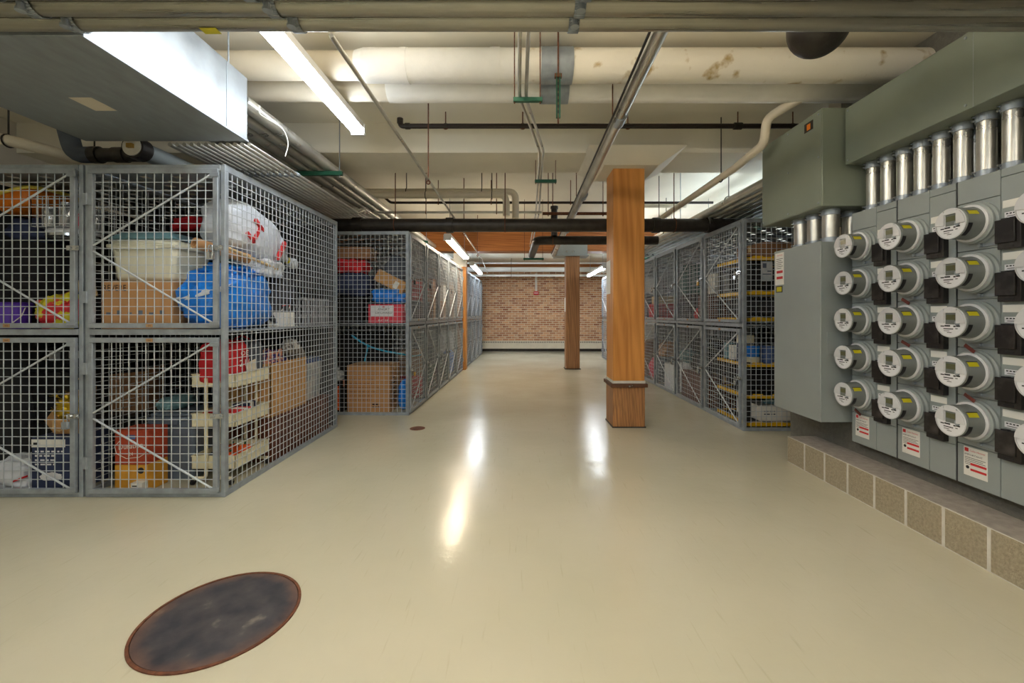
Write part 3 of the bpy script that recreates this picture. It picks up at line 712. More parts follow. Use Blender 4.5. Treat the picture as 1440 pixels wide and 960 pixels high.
lamp(2.95, 8.0, 9.5, 2.84, 'cool', 'strip light above the conduits over the lockers by the meters')
lamp(3.35, 5.4, 7.8, 2.84, 'side', 'strip light tucked above the conduit bank beside the pull box')
lamp(-.25, .05, 2.3, 2.93, 'over', 'strip light hidden above the overhead conduits in mid-aisle')
lamp(1.25, -2.6, -.2, 2.85, 'neutral', 'added unseen fill light on the meter side, above the camera end of the room', top=CE)  # fill added behind the camera to flatten the lighting
lamp(-1.6, -3.2, -1.0, 2.85, 'front', 'added unseen fill light on the duct side, above the camera end of the room', top=CE)  # cool fill added behind the camera, brightens the locker fronts
lamp(.5, 4.9, 4.9, 2.85, 'warm', 'x') if False else None

# ------------------------------------------------------------------ wire storage lockers
ZT = 2.27
def mesh_panel(b, axis, p, a0, a1, z0, z1, sp=.058, r=.0022):
    """welded wire in a plane: axis 'x' = runs along x at y=p, axis 'y' = runs along y at x=p"""
    n = max(1, round((a1 - a0) / sp)); m = max(1, round((z1 - z0) / sp))
    for i in range(1, n):
        a = a0 + (a1 - a0) * i / n
        if axis == 'x': b.bx(a - r, a + r, p - r, p + r, z0, z1)
        else: b.bx(p - r, p + r, a - r, a + r, z0, z1)
    for j in range(1, m):
        z = z0 + (z1 - z0) * j / m
        if axis == 'x': b.bx(a0, a1, p + r * .6, p + r * 2.4, z - r, z + r)
        else: b.bx(p + r * .6, p + r * 2.4, a0, a1, z - r, z + r)
    return b
def perf(b, x0, x1, y0, y1, z, c=.056):
    """sheet with rows of staggered slots"""
    nx = int((x1 - x0) / c); ny = int((y1 - y0) / c); cx = (x1 - x0) / nx; cyy = (y1 - y0) / ny
    for j in range(ny):
        run = 0
        for i in range(nx + 1):
            hole = i < nx and j % 2 == 1 and (i + (j // 2 % 2) * 2) % 4 == 1
            if hole or i == nx:
                if i > run: b.bx(x0 + run * cx, x0 + i * cx, y0 + j * cyy, y0 + (j + 1) * cyy, z, z + .0015)
                run = i + 1
            if i == nx: break
def door(t, x0, x1, z0, z1, mirror, nm, tagtop, number):
    """a hinged wire door with braces, hinges, latch and a small number tag; front faces -y"""
    F = .034
    b = MB(); y0, y1 = -.022, .004
    b.bx(x0, x1, y0, y1, z0, z0 + F).bx(x0, x1, y0, y1, z1 - F, z1).bx(x0, x0 + F, y0, y1, z0 + F, z1 - F).bx(x1 - F, x1, y0, y1, z0 + F, z1 - F)
    d = b.build('door', M['galv'], t, bevel=.003)
    mb = MB(); mesh_panel(mb, 'x', -.006, x0 + F, x1 - F, z0 + F, z1 - F); mb.build('wire_mesh', M['wire'], d, smooth=0)
    hx, lx = (x1, x0) if mirror else (x0, x1)
    s = -1 if mirror else 1
    ap = hx + s * F * 1.1; fr = lx - s * F * 1.0; zm = (z0 + z1) / 2
    for zq in (z1 - F, z0 + F):
        MB().cyl((fr, -.017, zq), (ap, -.017, zm + (.02 if zq > zm else -.02)), .0065, 8).build('brace', M['wire'], d)
    for zh in (z0 + .21, z1 - .21): MB().bx(hx - .03, hx + .032, -.027, -.021, zh - .04, zh + .04).cyl((hx, -.028, zh - .04), (hx, -.028, zh + .04), .006, 8).build('hinge', M['galv'], d)
    for zh in (z1 - .045, z0 + .03): MB().bx(min(lx - s * .05, lx + s * .012), max(lx - s * .05, lx + s * .012), -.03, -.021, zh - .014, zh + .014).build('corner_catch', M['galv'], d, bevel=.002)
    zl = zm - .0
    h = MB().bx(min(lx - s * .045, lx + s * .04), max(lx - s * .045, lx + s * .04), -.033, -.026, zl - .016, zl + .016).cyl((lx - s * .02, -.04, zl), (lx - s * .02, -.02, zl), .01, 8).cyl((lx + s * .025, -.045, zl), (lx + s * .025, -.02, zl), .008, 8)
    h.build('latch', M['silver'], d)
    zt = z0 + F / 2 if not tagtop else z1 - F / 2
    xt = (x0 + x1) / 2 - .02
    tg = MB().bx(xt - .022, xt + .022, -.0245, -.0218, zt - .011, zt + .011).build('number_tag', M['tan_tag'], d)
    if number: MB().text(number, (xt, -.0247, zt - .006), (1, 0, 0), (0, 0, 1), .016).build('number', M['ink'], d, smooth=0)
    return d, Vector((lx - s * .02, -.05, zl))
def locker(label, loc, rz, w, dep, near=True, far=False, mirror=False, nums=('', ''), solid_back=True):
    t = thing('storage_locker', label, 'storage locker', loc, rz)
    pw = .03
    pcs('post', [(x, x + pw, y, y + .03, 0, ZT) for x in (0, w - pw) for y in (0, dep - .03)], M['galv'], t, bevel=.002)
    pcs('rail', [(pw, w - pw, -.004, .03, ZT - .04, ZT), (pw, w - pw, -.004, .03, 1.108, 1.148), (pw, w - pw, 0, .02, .0, .03), (pw, w - pw, dep - .03, dep, ZT - .04, ZT)], M['galv'], t, bevel=.002)
    MB().bx(.004, w - .004, .03, dep - .002, 1.122, 1.136).build('shelf', M['galv'], t)
    b = MB(); perf(b, .004, w - .004, .03, dep - .03, ZT - .012); b.build('slotted_roof', M['galv'], t, smooth=0)
    if solid_back: MB().bx(.03, w - .03, dep - .012, dep - .006, .02, ZT - .04).build('shade_back_sheet', M['sheet_dk'], t)  # added dark sheet that gives the locker its shaded depth
    b = MB()
    if not solid_back: mesh_panel(b, 'x', dep - .01, pw, w - pw, .03, ZT - .04, sp=.075); b.build('back_mesh', M['wire'], t, smooth=0)
    if near == 'solid': MB().bx(.0, .006, .03, dep - .03, .02, ZT - .04).build('shade_side_sheet', M['sheet_dk'], t); near = False  # added dark sheet, stands for the darkness beyond the side mesh
    for flag, x in ((near, .004 if not mirror else .004), (far, w - .004)):
        if flag:
            b = MB(); mesh_panel(b, 'y', x - (.004 if x > .1 else 0), .03, dep - .03, .04, ZT - .04, sp=.056)
            sp_ = b.build('side_mesh', M['wire'], t, smooth=0)
            xa, xb = (x - .006, x + .018) if x < .1 else (x - .018, x + .006)
            pcs('side_rail', [(xa, xb, -.003, dep + .001, -.0, .035), (xa, xb, -.003, dep + .001, ZT - .042, ZT + .001), (xa, xb, -.003, .035, .035, ZT - .042), (xa, xb, dep - .035, dep + .001, .035, ZT - .042)], M['galv'], sp_, bevel=.002)
    out = []
    for i, (z0, z1) in enumerate(((1.155, ZT - .03), (.03, 1.09))):
        d, lp = door(t, pw + .006, w - pw - .006, z0, z1, mirror, 'door', i == 1, nums[i])
        Mw = WM[t.name]; out.append(Mw @ lp)
    return t, out
def padlock(p, nrm, label, m, m2=None, sc=1.0):
    """hangs by its shackle at p, nrm = outward direction"""
    t = thing('padlock', label, 'padlock', p, math.degrees(math.atan2(nrm[0], -nrm[1])), group='padlocks on the lockers')
    w, h, d = .042 * sc, .05 * sc, .02 * sc
    MB().bx(-w / 2, w / 2, -d / 2, d / 2, -.03 - h, -.03).build('body', m, t, bevel=.004)
    MB().tube([(-.013 * sc, 0, -.03), (-.013 * sc, 0, 0)] + [(.013 * sc * math.cos(a), 0, .013 * sc * math.sin(a)) for a in [R(180 - 20 * k) for k in range(1, 9)]] + [(.013 * sc, 0, 0), (.013 * sc, 0, -.03)], .0035 * sc, 8).build('shackle', M['silver'], t)
    if m2:
        b = MB()
        for k in range(4): b.bx(.002, .012, -d / 2 - .0012, -d / 2, -.042 - k * .009, -.038 - k * .009)
        b.build('dials', m2, t)
    return t

YA = 2.94
tA, pA = locker('two-tier wire locker at the front corner of the duct-side block, holding a cream tub', (-2.955, YA, 0), 0, .955, 1.83, near=False, far=True, nums=('305', '306'))
tB, pB = locker('two-tier wire locker cut off by the frame edge, holding a stool and a purple tub', (-3.925, YA, 0), 0, .955, 1.83, near='solid', far=True, nums=('303', '304'))
padlock(pA[0] + Vector((0, -.012, 0)), (0, -1), 'silver dial padlock on the upper door in front of the cardboard tube', M['silver'], M['ink'], 1.1)
padlock(pB[1] + Vector((0, -.012, 0)), (0, -1), 'steel padlock on the lower door in front of the gold tinsel bag', M['galv'], None, 1.0)

rowL = []
X0, Y0, ang = -1.345, 5.30, 1.6
w1 = .845
y = Y0; k = 0
nm = ['first', 'second', 'third', 'fourth', 'fifth', 'sixth', 'seventh', 'eighth', 'ninth']
for k in range(9):
    if k == 4: pass
    yy = Y0 + k * w1 if k < 5 else 9.90 + (k - 5) * .87
    # the row leans a little towards the aisle as it recedes
    xx = X0 + math.tan(R(ang)) * (yy - Y0)
    t, pp = locker('%s wire locker of the long row beside the floor drain' % nm[k], (xx, yy, 0), 90 - ang, (w1 if k < 5 else .87) - .004, 1.72, near=True, far=(k == 8), mirror=True)
    rowL.append((t, pp))
nL = (math.cos(R(ang)), -math.sin(R(ang)))
for k, u, m, lab in ((0, 1, 'brass', 'brass padlock on the lower door of the first locker by the drain'), (0, 0, 'blackp', 'dark padlock on the upper door of the first locker by the drain'), (1, 0, 'blackp', 'dark padlock on the upper door of the second locker by the drain'),
                     (1, 1, 'silver', 'steel padlock on the lower door of the second locker by the drain'), (2, 1, 'silver', 'steel padlock on the lower door of the third locker by the drain'), (3, 0, 'silver', 'steel padlock on the upper door of the fourth locker by the drain')):
    padlock(rowL[k][1][u] + Vector((nL[0] * .012, 0, 0)), nL, lab, M[m])
rowR = []
for k in range(8):
    yy = 4.59 + (k + 1) * .958
    t, pp = locker('%s wire locker of the row by the meters, counted from the meters' % nm[k], (2.41, yy, 0), -90, .954, 1.6, near=False if k else False, far=True)
    rowR.append((t, pp))
for k, u, m in ((0, 0, 'silver'), (0, 1, 'silver'), (1, 0, 'brass'), (1, 1, 'silver'), (2, 0, 'silver'), (2, 1, 'silver'), (3, 0, 'silver')):
    padlock(rowR[k][1][u] + Vector((-.012, 0, 0)), (-1, 0), '%s padlock on the %s door of the %s locker by the meters' % (m.replace('silver', 'steel'), ('upper', 'lower')[u], nm[k]), M[m])

# ------------------------------------------------------------------ electric meters
XF = 2.45; PW = .378; YFAR = 3.153; RS = .262
rows = [1.732 - RS * i for i in range(5)]
cnames = ['furthest cabinet, beside the tall grey enclosure', 'second cabinet from the enclosure', 'third cabinet from the enclosure', 'fourth cabinet, cut by the frame edge']
rnames = ['top', 'second', 'middle', 'fourth', 'bottom']
cab_labels = ['grey meter cabinet standing next to the tall plain enclosure', 'grey meter cabinet, second from the tall plain enclosure', 'grey meter cabinet, third from the tall plain enclosure', 'grey meter cabinet at the frame edge, fourth from the enclosure']
def cabinet(yf, label, c):
    """a stack of five meter sockets with breakers beside them; front faces -x"""
    t = thing('meter_cabinet', label, 'meter cabinet', (XF, yf, .32), group=None)
    zb, zt = .32, 1.985
    g = .0035
    MB().bx(XF + .012, XF + .36, yf - PW + .006, yf - .001, zb, zt).build('cabinet_body', M['grey_box'], t, w=True)
    MB().bx(XF + .002, XF + .013, yf - PW, yf - PW + .007, zb, zt).build('dark_gap', M['grey_dark'], t, w=True)
    ym = yf - .215
    f = lambda y0, y1, z0, z1, nme='cover_plate': MB().bx(XF, XF + .014, y0 + g / 2, y1 - g / 2, z0 + g / 2, z1 - g / 2).build(nme, M['grey_box'], t, w=True, bevel=.0015)
    f(ym, yf, rows[0] + .122, zt, 'top_cover'); f(yf - PW + .008, ym, rows[0] + .21, zt, 'top_cover')
    f(ym, yf, zb, rows[4] - .145, 'bottom_cover'); f(yf - PW + .008, ym, zb, rows[4] - .165, 'bottom_cover')
    for i, z in enumerate(rows):
        f(ym, yf, z - .14 if i < 4 else rows[4] - .145, z + .122)
        f(yf - PW + .008, ym, z - RS + .21 if i < 4 else rows[4] - .165, z + .21)
        # breaker with its dark flip cover
        yb0, yb1 = ym - .115, ym - .012; zc = z - .083
        bk = MB().bx(XF - .032, XF + .001, yb0, yb1, zc - .075, zc + .07).build('breaker', M['black_plastic'], t, w=True, bevel=.003)
        MB().bx(XF - .042, XF - .031, yb0 + .018, yb1 + .004, zc - .045, zc + .072).build('flip_cover', M['black_plastic'], bk, w=True, bevel=.003)
        MB().bx(XF - .036, XF - .012, yb0 + .02, yb0 + .045, zc + .07, zc + .078).bx(XF - .036, XF - .012, yb1 - .045, yb1 - .02, zc + .07, zc + .078).bx(XF - .034, XF - .0325, yb0 + .03, yb1 - .03, zc - .066, zc - .058).build('tabs', M['galv'] if False else M['ink'], bk, w=True)
        MB().bx(XF - .0012, XF, ym - .105, ym - .01, zc + .135, zc + .172).build('blank_label', M['white'], t, w=True)
        lb = MB().bx(XF - .0012, XF, ym - .085, ym - .018, zc + .084, zc + .112).build('number_label', M['meter_label'], t, w=True)
        b = MB()
        for q in range(4): b.bx(XF - .0016, XF - .0012, ym - .08 + q * .015, ym - .07 + q * .015, zc + .101, zc + .107)
        b.bx(XF - .0016, XF - .0012, ym - .075, ym - .03, zc + .09, zc + .093).build('label_print', M['ink'], lb, w=True)
        # latch below the meter
        MB().bx(XF - .008, XF, ym + .015, ym + .085, z - .128, z - .113).cyl((XF - .02, ym + .085, z - .12), (XF, ym + .085, z - .12), .009, 8).build('latch', M['galv'], t, w=True)
    # warranty sticker
    z0, z1, ya, yb = .375, .53, yf - .155, yf - .035
    s = MB().bx(XF - .001, XF, ya, yb, z0, z1).build('sticker', M['white'], t, w=True)
    b = MB()
    for zq in (.405, .435): b.bx(XF - .0016, XF - .001, ya + .005, yb - .035, zq, zq + .012)
    b.bx(XF - .0016, XF - .001, yb - .025, yb - .005, z1 - .026, z1 - .006)
    b.text('Cutler-Hammer', (XF - .0018, yb - .032, z1 - .022), (0, -1, 0), (0, 0, 1), .014, align='l', wid=.078)
    b.build('red_print', M['red'], s, w=True, smooth=0)
    b = MB()
    b.text('IMPORTANT', (XF - .0016, yb - .006, z1 - .045), (0, -1, 0), (0, 0, 1), .013, align='l', wid=.09)
    for q in range(5): b.bx(XF - .0015, XF - .001, ya + .01 + (q % 2) * .012, yb - .006, z1 - .058 - q * .009, z1 - .0555 - q * .009)
    b.cyl((XF - .0016, yb - .02, .42), (XF - .001, yb - .02, .42), .009, 12)
    b.build('black_print', M['ink'], s, w=True, smooth=0)
    return t
for c in range(4):
    cabinet(YFAR - c * PW, cab_labels[c], c)

def make_meter(label):
    """glass-cased watt-hour meter, axis along -x from the origin on the cabinet face"""
    t = thing('electricity_meter', label, 'electricity meter', (0, 0, 0), group='round electricity meters')
    ax = (-1, 0, 0)
    MB().lathe([(.112, -.0), (.112, .012), (.104, .02), (.104, .028), (.108, .03), (.108, .036), (.098, .042), (.086, .044)], (0, 0, 0), ax, 44).build('mounting_ring', M['grey_box'], t, smooth=30)
    MB().lathe([(.098, .04), (.098, .05), (.088, .054)], (0, 0, 0), ax, 44).build('sealing_ring', M['meter_white'], t, smooth=30)
    MB().lathe([(.088, .05), (.084, .07), (.083, .138), (.08, .142), (.01, .142)], (0, 0, 0), ax, 44).build('case', M['meter_can'], t, smooth=30)
    # the front: a raised upper half plate over a round printed dial
    fx = -.142
    dl = MB().cyl((fx, 0, 0), (fx - .003, 0, 0), .077, 40).build('dial', M['meter_label'], t)
    b = MB().lathe([(.076, 0), (.081, .002), (.082, .006), (.077, .007)], (fx, 0, 0), ax, 44, caps=False); b.build('bezel', M['meter_white'], t)
    pts = []
    for k in range(0, 25):
        a = R(-6 + 192 * k / 24); pts.append((.078 * math.cos(a), .078 * math.sin(a)))
    # upper half plate with a slot cut for the display: built as three pieces
    def plate(poly, x0, x1, nme, m):
        n = len(poly); b = MB(); b.add([(x0, -p[0], p[1]) for p in poly] + [(x1, -p[0], p[1]) for p in poly], [tuple(range(n)), tuple(range(2 * n - 1, n - 1, -1))] + [(i, n + i, n + (i + 1) % n, (i + 1) % n) for i in range(n)])
        return b.build(nme, m, t)
    # viewed from the front: u to the viewer's right = -y
    arcR = [(.078 * math.cos(R(a)), .078 * math.sin(R(a))) for a in range(-4, 62, 6)]
    arcT = [(.078 * math.cos(R(a)), .078 * math.sin(R(a))) for a in range(62, 115, 6)]
    arcL = [(.078 * math.cos(R(a)), .078 * math.sin(R(a))) for a in range(115, 187, 6)]
    plate([(.034, -.006), ] + arcR + [(.034, .06)], fx - .012, fx - .002, 'face_plate', M['meter_white'])
    plate([(.034, .05)] + arcT + [(-.030, .05)], fx - .012, fx - .002, 'face_plate', M['meter_white'])
    plate([(-.030, .06)] + arcL + [(-.030, -.006)], fx - .012, fx - .002, 'face_plate', M['meter_white'])
    MB().bx(fx - .006, fx - .003, -.024, .022, .012, .04).build('display', M['lcd'], dl)
    b = MB().bx(fx - .0035, fx - .003, -.030, .028, -.012, .052); b.build('display_surround', M['meter_can'], dl)
    MB().lathe([(.0005, .004), (.013, .004), (.014, 0)], (fx - .003, -.034, -.004), ax, 16).build('round_port', M['galv'], dl)
    b = MB(); x = fx - .0036
    for (u, v, w_, h_) in ((-.045, -.022, .02, .006), (-.018, -.02, .03, .008), (.02, -.022, .012, .007), (.038, -.02, .02, .008), (-.032, -.036, .014, .004), (-.012, -.036, .05, .005), (.03, -.034, .012, .004), (-.022, -.047, .03, .003), (-.008, -.056, .024, .003)):
        b.bx(x, x + .0008, -u - w_ / 2, -u + w_ / 2, v - h_ / 2, v + h_ / 2)
    b.build('dial_print', M['ink'], dl)
    # stickers bent round the case: towards the camera side (-y)
    def bent(a0, a1, h0, h1, r, nme, m):
        b = MB(); n = 8; vs = []
        for k in range(n + 1):
            a = R(a0 + (a1 - a0) * k / n)
            for h in (h0, h1): vs.append((-h, -r * math.cos(a), r * math.sin(a)))
        fs = [(2 * k, 2 * k + 1, 2 * k + 3, 2 * k + 2) for k in range(n)]
        return b.add(vs, fs).build(nme, m, t)
    bent(24, 42, .075, .128, .0852, 'yellow_sticker', M['yellow'])
    bent(41, 45, .07, .13, .0854, 'black_strip', M['ink'])
    bent(-58, -8, .115, .138, .0848, 'black_window', M['ink'])
    return t
mt = None
for c in range(4):
    for i, z in enumerate(rows):
        lab = 'round electricity meter, %s of the five on the %s' % (rnames[i], ['cabinet beside the tall enclosure', 'second cabinet from the enclosure', 'third cabinet from the enclosure', 'cabinet cut by the frame edge'][c])
        L = (XF, YFAR - c * PW - .107, z)
        if mt is None: mt = make_meter(lab); mt.location = L
        else: dup(mt, loc=L, label=lab)
# maroon paper seals
for (c, i, tilt) in ((1, 2, 30), (1, 3, 25), (2, 3, 35), (2, 4, 30), (0, 4, 30)):
    yc = YFAR - c * PW - .107
    if c == 0: p = Vector((XF - .003, yc + .05, .545))
    else: p = Vector((XF - .045, yc - .0, rows[i] + .122))
    one('paper_seal', MB().box(p, (.004, .06, .018), (tilt, 0, 0)), M['maroon'], 'maroon paper seal on the %s meter of the %s' % (rnames[i], cnames[c].split(',')[0]), 'seal', 'maroon paper seals')

# trough, pull box and enclosure
t = thing('cable_trough', 'long green-grey cable trough running above the electricity meters', 'cable trough', (2.395, 1.5, 2.34))
MB().bx(2.395, 2.9, 1.13, 3.145, 2.34, 2.75).build('trough_body', M['green_box'], t, w=True, bevel=.004)
MB().bx(2.395, 2.9, -1.9, 1.125, 2.34, 2.75).build('trough_body', M['green_box'], t, w=True, bevel=.004)
b = MB()
for y in (3.12, 2.3, 1.4): b.cyl((2.391, y, 2.725), (2.396, y, 2.725), .007, 8).cyl((2.391, y, 2.365), (2.396, y, 2.365), .007, 8)
b.build('screws', M['galv'], t, w=True)
MB().bx(2.3935, 2.3955, 2.26, 2.263, 2.34, 2.75).build('lid_seam', M['grey_box'], t, w=True)
t = thing('pull_box', 'big green-grey pull box joining the trough, above the tall enclosure', 'pull box', (2.25, 3.2, 2.05))
MB().bx(2.252, 2.98, 3.18, 3.96, 2.05, 2.775).build('box_body', M['green_box'], t, w=True, bevel=.004)
MB().bx(2.246, 2.253, 3.185, 3.95, 2.055, 2.77).build('lid', M['green_box'], t, w=True, bevel=.002)
b = MB()
for y in (3.21, 3.57, 3.93):
    for z in (2.08, 2.42, 2.74): b.cyl((2.241, y, z), (2.247, y, z), .007, 8)
b.build('screws', M['galv'], t, w=True)
MB().bx(2.2448, 2.246, 3.27, 3.37, 2.66, 2.73).build('dark_sticker', M['iron'], t, w=True)
MB().bx(2.2442, 2.2448, 3.30, 3.34, 2.67, 2.715).build('orange_mark', M['orange'], t, w=True)

t = thing('electrical_enclosure', 'tall plain grey electrical enclosure next to the meter cabinets', 'enclosure', (2.25, 3.2, .44))
MB().bx(2.262, 2.50, 3.2, 3.77, .445, 1.79).build('cabinet', M['grey_box'], t, w=True, bevel=.004)
MB().bx(2.25, 2.263, 3.196, 3.775, .445, 1.795).build('front_cover', M['grey_box'], t, w=True, bevel=.004)
MB().bx(2.30, 2.46, 3.197, 3.2005, .95, 1.12).build('knockout_plate', M['grey_box'], t, w=True, bevel=.002)
MB().bx(2.50, 2.94, 3.25, 3.77, .445, 1.79).build('rear_cabinet', M['grey_box'], t, w=True)
MB().bx(2.49, 2.512, 3.22, 3.25, .445, 1.79).build('edge_strip', M['galv'], t, w=True)
s = MB().bx(2.2485, 2.25, 3.635, 3.755, 1.50, 1.775).build('warning_sticker', M['white'], t, w=True)
b = MB()
for zq in (1.60, 1.55): b.bx(2.2478, 2.2485, 3.65, 3.735, zq, zq + .022)
b.text('Cutler-Hammer', (2.2477, 3.73, 1.748), (0, -1, 0), (0, 0, 1), .018, align='l', wid=.08)
b.build('red_print', M['red'], s, w=True, smooth=0)
b = MB()
for q in range(6): b.bx(2.2478, 2.2485, 3.65 + (q % 2) * .02, 3.74, 1.72 - q * .016, 1.724 - q * .016)
b.build('black_print', M['ink'], s, w=True)
s = MB().bx(2.2485, 2.25, 3.655, 3.745, 1.435, 1.49).build('black_border', M['ink'], t, w=True)
MB().bx(2.2478, 2.2485, 3.665, 3.735, 1.442, 1.483).build('yellow_mark', M['yellow'], s, w=True)
one('wall_support', MB().bx(2.80, 3.0, 3.2, 3.98, .442, .5), M['galv'], 'steel bracket carrying the enclosure on the block wall', 'bracket') if False else None

# vertical conduits between trough and cabinets
def riser(x, y, z0, z1, r, label, name='riser_conduit', grp='short steel conduits above the meters'):
    t = thing(name, label, 'conduit', (x, y, z0), group=grp)
    MB().cyl((x, y, z0), (x, y, z1), r, 24).build('tube', M['conduit'], t, w=True)
    for z, d in ((z0, 1), (z1, -1)):
        c = MB().cyl((x, y, z), (x, y, z + d * .045), r + .0055, 24).build('coupling', M['galv'], t, w=True, bevel=.002)
        b = MB()
        for q in (-.012, .012): b.cyl((x - r - .02, y + .02, z + d * (.024 + q)), (x - r + .004, y + .02, z + d * (.024 + q)), .006, 8)
        b.build('screws', M['silver'], c, w=True)
    return t
rr = ['first', 'second', 'third', 'fourth', 'fifth', 'sixth', 'seventh', 'eighth', 'ninth', 'tenth', 'eleventh', 'twelfth']
for i in range(10):
    y = 3.085 - .1245 * i
    riser(2.55, y, 1.985, 2.34, .041, 'upright conduit under the trough, %s from the pull box, front row' % rr[i])
for i in range(6):
    y = 3.02 - .25 * i
    riser(2.70, y, 1.985, 2.34, .041, 'upright conduit under the trough, %s from the pull box, rear row' % rr[i])
for i, (x, y, r) in enumerate(((2.40, 3.30, .055), (2.40, 3.47, .055), (2.40, 3.64, .055), (2.60, 3.36, .055))):
    riser(x, y, 1.79, 2.05, r, ['stubby conduit under the pull box, nearest the meters', 'stubby conduit under the pull box, middle one in front', 'stubby conduit under the pull box, furthest from the meters', 'stubby conduit under the pull box, set back by the wall'][i], grp='stubby conduits under the pull box')

# ------------------------------------------------------------------ what is stored
S = 1.1372
def T(base, rz=0): return Matrix.Translation(base) @ Matrix.Rotation(R(rz), 4, 'Z')
def carton(c, d, label, m='cardboard', rz=0, cat='cardboard box', name='cardboard_box', tape='stick', opened=False, group=None):
    """c = centre of the base, d = sizes"""
    t = thing(name, label, cat, c, rz, group=group)
    x, y, z = d[0] / 2, d[1] / 2, d[2]
    if opened:
        w = .006
        MB().bx(-x, x, -y, -y + w, 0, z).bx(-x, x, y - w, y, 0, z).bx(-x, -x + w, -y, y, 0, z).bx(x - w, x, -y, y, 0, z).bx(-x, x, -y, y, 0, w).build('walls', M[m], t)
    else:
        MB().bx(-x, x, -y, y, 0, z).build('box', M[m], t, bevel=.004)
        MB().bx(-x, x, -.025, .025, z, z + .0008).bx(x, x + .0008, -.025, .025, z - .08, z).bx(-x - .0008, -x, -.025, .025, z - .08, z).build('tape', M[tape], t)
    return t
def tote(c, d, label, m, lid, rz=0, name='storage_tote', cat='storage tote', tp=.88, group=None):
    t = thing(name, label, cat, c, rz, group=group)
    x, y, z = d[0] / 2, d[1] / 2, d[2]; h = z - .05
    b = MB(); vs = [(-x * tp, -y * tp, 0), (x * tp, -y * tp, 0), (x * tp, y * tp, 0), (-x * tp, y * tp, 0), (-x * .97, -y * .97, h), (x * .97, -y * .97, h), (x * .97, y * .97, h), (-x * .97, y * .97, h)]
    b.add(vs, [(3, 2, 1, 0), (4, 5, 6, 7), (0, 1, 5, 4), (1, 2, 6, 5), (2, 3, 7, 6), (3, 0, 4, 7)]).build('tub', M[m], t, bevel=.012)
    MB().bx(-x, x, -y, y, h, h + .025).bx(-x * .9, x * .9, -y * .9, y * .9, h + .025, z).build('lid', M[lid], t, bevel=.008)
    pcs('handle', [(-.06, .06, -y - .006, -y + .01, h - .03, h + .02), (-.06, .06, y - .01, y + .006, h - .03, h + .02)], M[lid], t, bevel=.003)
    return t
def soft(c, d, label, m, seed=1, amp=.12, fr=2.2, p=3, rz=0, tilt=(0, 0), name='stuffed_bag', cat='bag', strap=None, group=None, knot=True):
    """a stuffed soft bag lying on its base; c = centre of the base"""
    t = thing(name, label, cat, c, rz, group=group)
    MB().blob((0, 0, d[2] / 2), d, amp, fr, p, seed, rot=(tilt[0], tilt[1], 0), flat=.96, nu=44, nv=28).build('body', M[m], t, smooth=80)
    if strap:
        MB().tube([(-d[0] * .25, -d[1] * .1, d[2] * .86), (-d[0] * .2, -d[1] * .12, d[2] * 1.02), (0, -d[1] * .12, d[2] * 1.09), (d[0] * .2, -d[1] * .12, d[2] * 1.02), (d[0] * .25, -d[1] * .1, d[2] * .86)], .008, 6).build('strap', M[strap], t, smooth=80)
    elif knot:
        MB().lathe([(.012, -.02), (.02, .0), (.012, .015), (.03, .035), (.024, .05)], (d[0] * .12, 0, d[2] * .93), n=9).build('gathered_top', M[m], t, smooth=80)
    return t
def suitcase(c, d, label, m, rz=0, hm='galv', group=None):
    t = thing('suitcase', label, 'suitcase', c, rz, group=group)
    x, y, z = d[0] / 2, d[1] / 2, d[2]
    MB().bx(-x, x, -y, y, .03, z).build('shell', M[m], t, bevel=.03)
    b = MB()
    for q in (-.35, -.1, .15, .4): b.bx(x * q * 2 * .9 - .008, x * q * 2 * .9 + .008, -y - .004, -y + .003, .08, z - .06)
    b.build('ribs', M[m], t)
    MB().tube([(-.07, 0, z - .005), (-.07, 0, z + .03), (.07, 0, z + .03), (.07, 0, z - .005)], .008, 6).build('handle', M[hm], t)
    for sx in (-1, 1):
        MB().cyl((sx * x * .8, -y * .6, .02), (sx * x * .8, -y * .6 + .02, .02), .02, 12).build('wheel', M['ink'], t)
    return t
def marks(t, face, rows_, x0, x1, z0, dz, m='ink', h=.01, seed=0):
    """rows of small unreadable print on the -y face at y=face (local)"""
    rn = random.Random(seed); b = MB()
    for r_ in range(rows_):
        x = x0; e = x1 - rn.random() * (x1 - x0) * .4
        while x < e:
            w_ = rn.uniform(.012, .04); b.bx(x, min(x + w_, e), face - .0008, face, z0 - r_ * dz, z0 - r_ * dz + h); x += w_ + .012
    return b.build('print', M[m], t)

# upper compartment with the cream tub
t = carton((-2.668, 3.215, S), (.50, .40, .345), 'brown REVERE carton on the shelf under the cream tub', 'cardboard')
MB().text('REVERE', (-.235, -.2012, .275), (1, 0, 0), (0, 0, 1), .062, align='l', wid=.16).build('lettering', M['ink'], t, smooth=0)
b = MB()
for k in range(6): b.bx(-.215 + k * .075, -.185 + k * .075, -.2010, -.2, .105 + (k % 3) * .004, .125 + (k % 2) * .014)
b.build('small_pictures', M['tote_blue'], t)
t = thing('plastic_tub', 'big cream plastic tub with a blue-grey lid on the REVERE carton', 'tub', (-2.665, 3.24, S + .346))
b = MB(); x, y, h = .235, .19, .30
vs = [(-x * .88, -y * .9, 0), (x * .88, -y * .9, 0), (x * .88, y * .9, 0), (-x * .88, y * .9, 0), (-x, -y, h), (x, -y, h), (x, y, h), (-x, y, h)]
b.add(vs, [(3, 2, 1, 0), (4, 5, 6, 7), (0, 1, 5, 4), (1, 2, 6, 5), (2, 3, 7, 6), (3, 0, 4, 7)]).build('tub_body', M['tub_cream'], t, bevel=.03)
MB().bx(-x - .01, x + .01, -y - .012, y + .01, .235, .262).bx(-.19, .12, -y - .02, -y, .225, .25).build('rim', M['tub_cream'], t, bevel=.006)
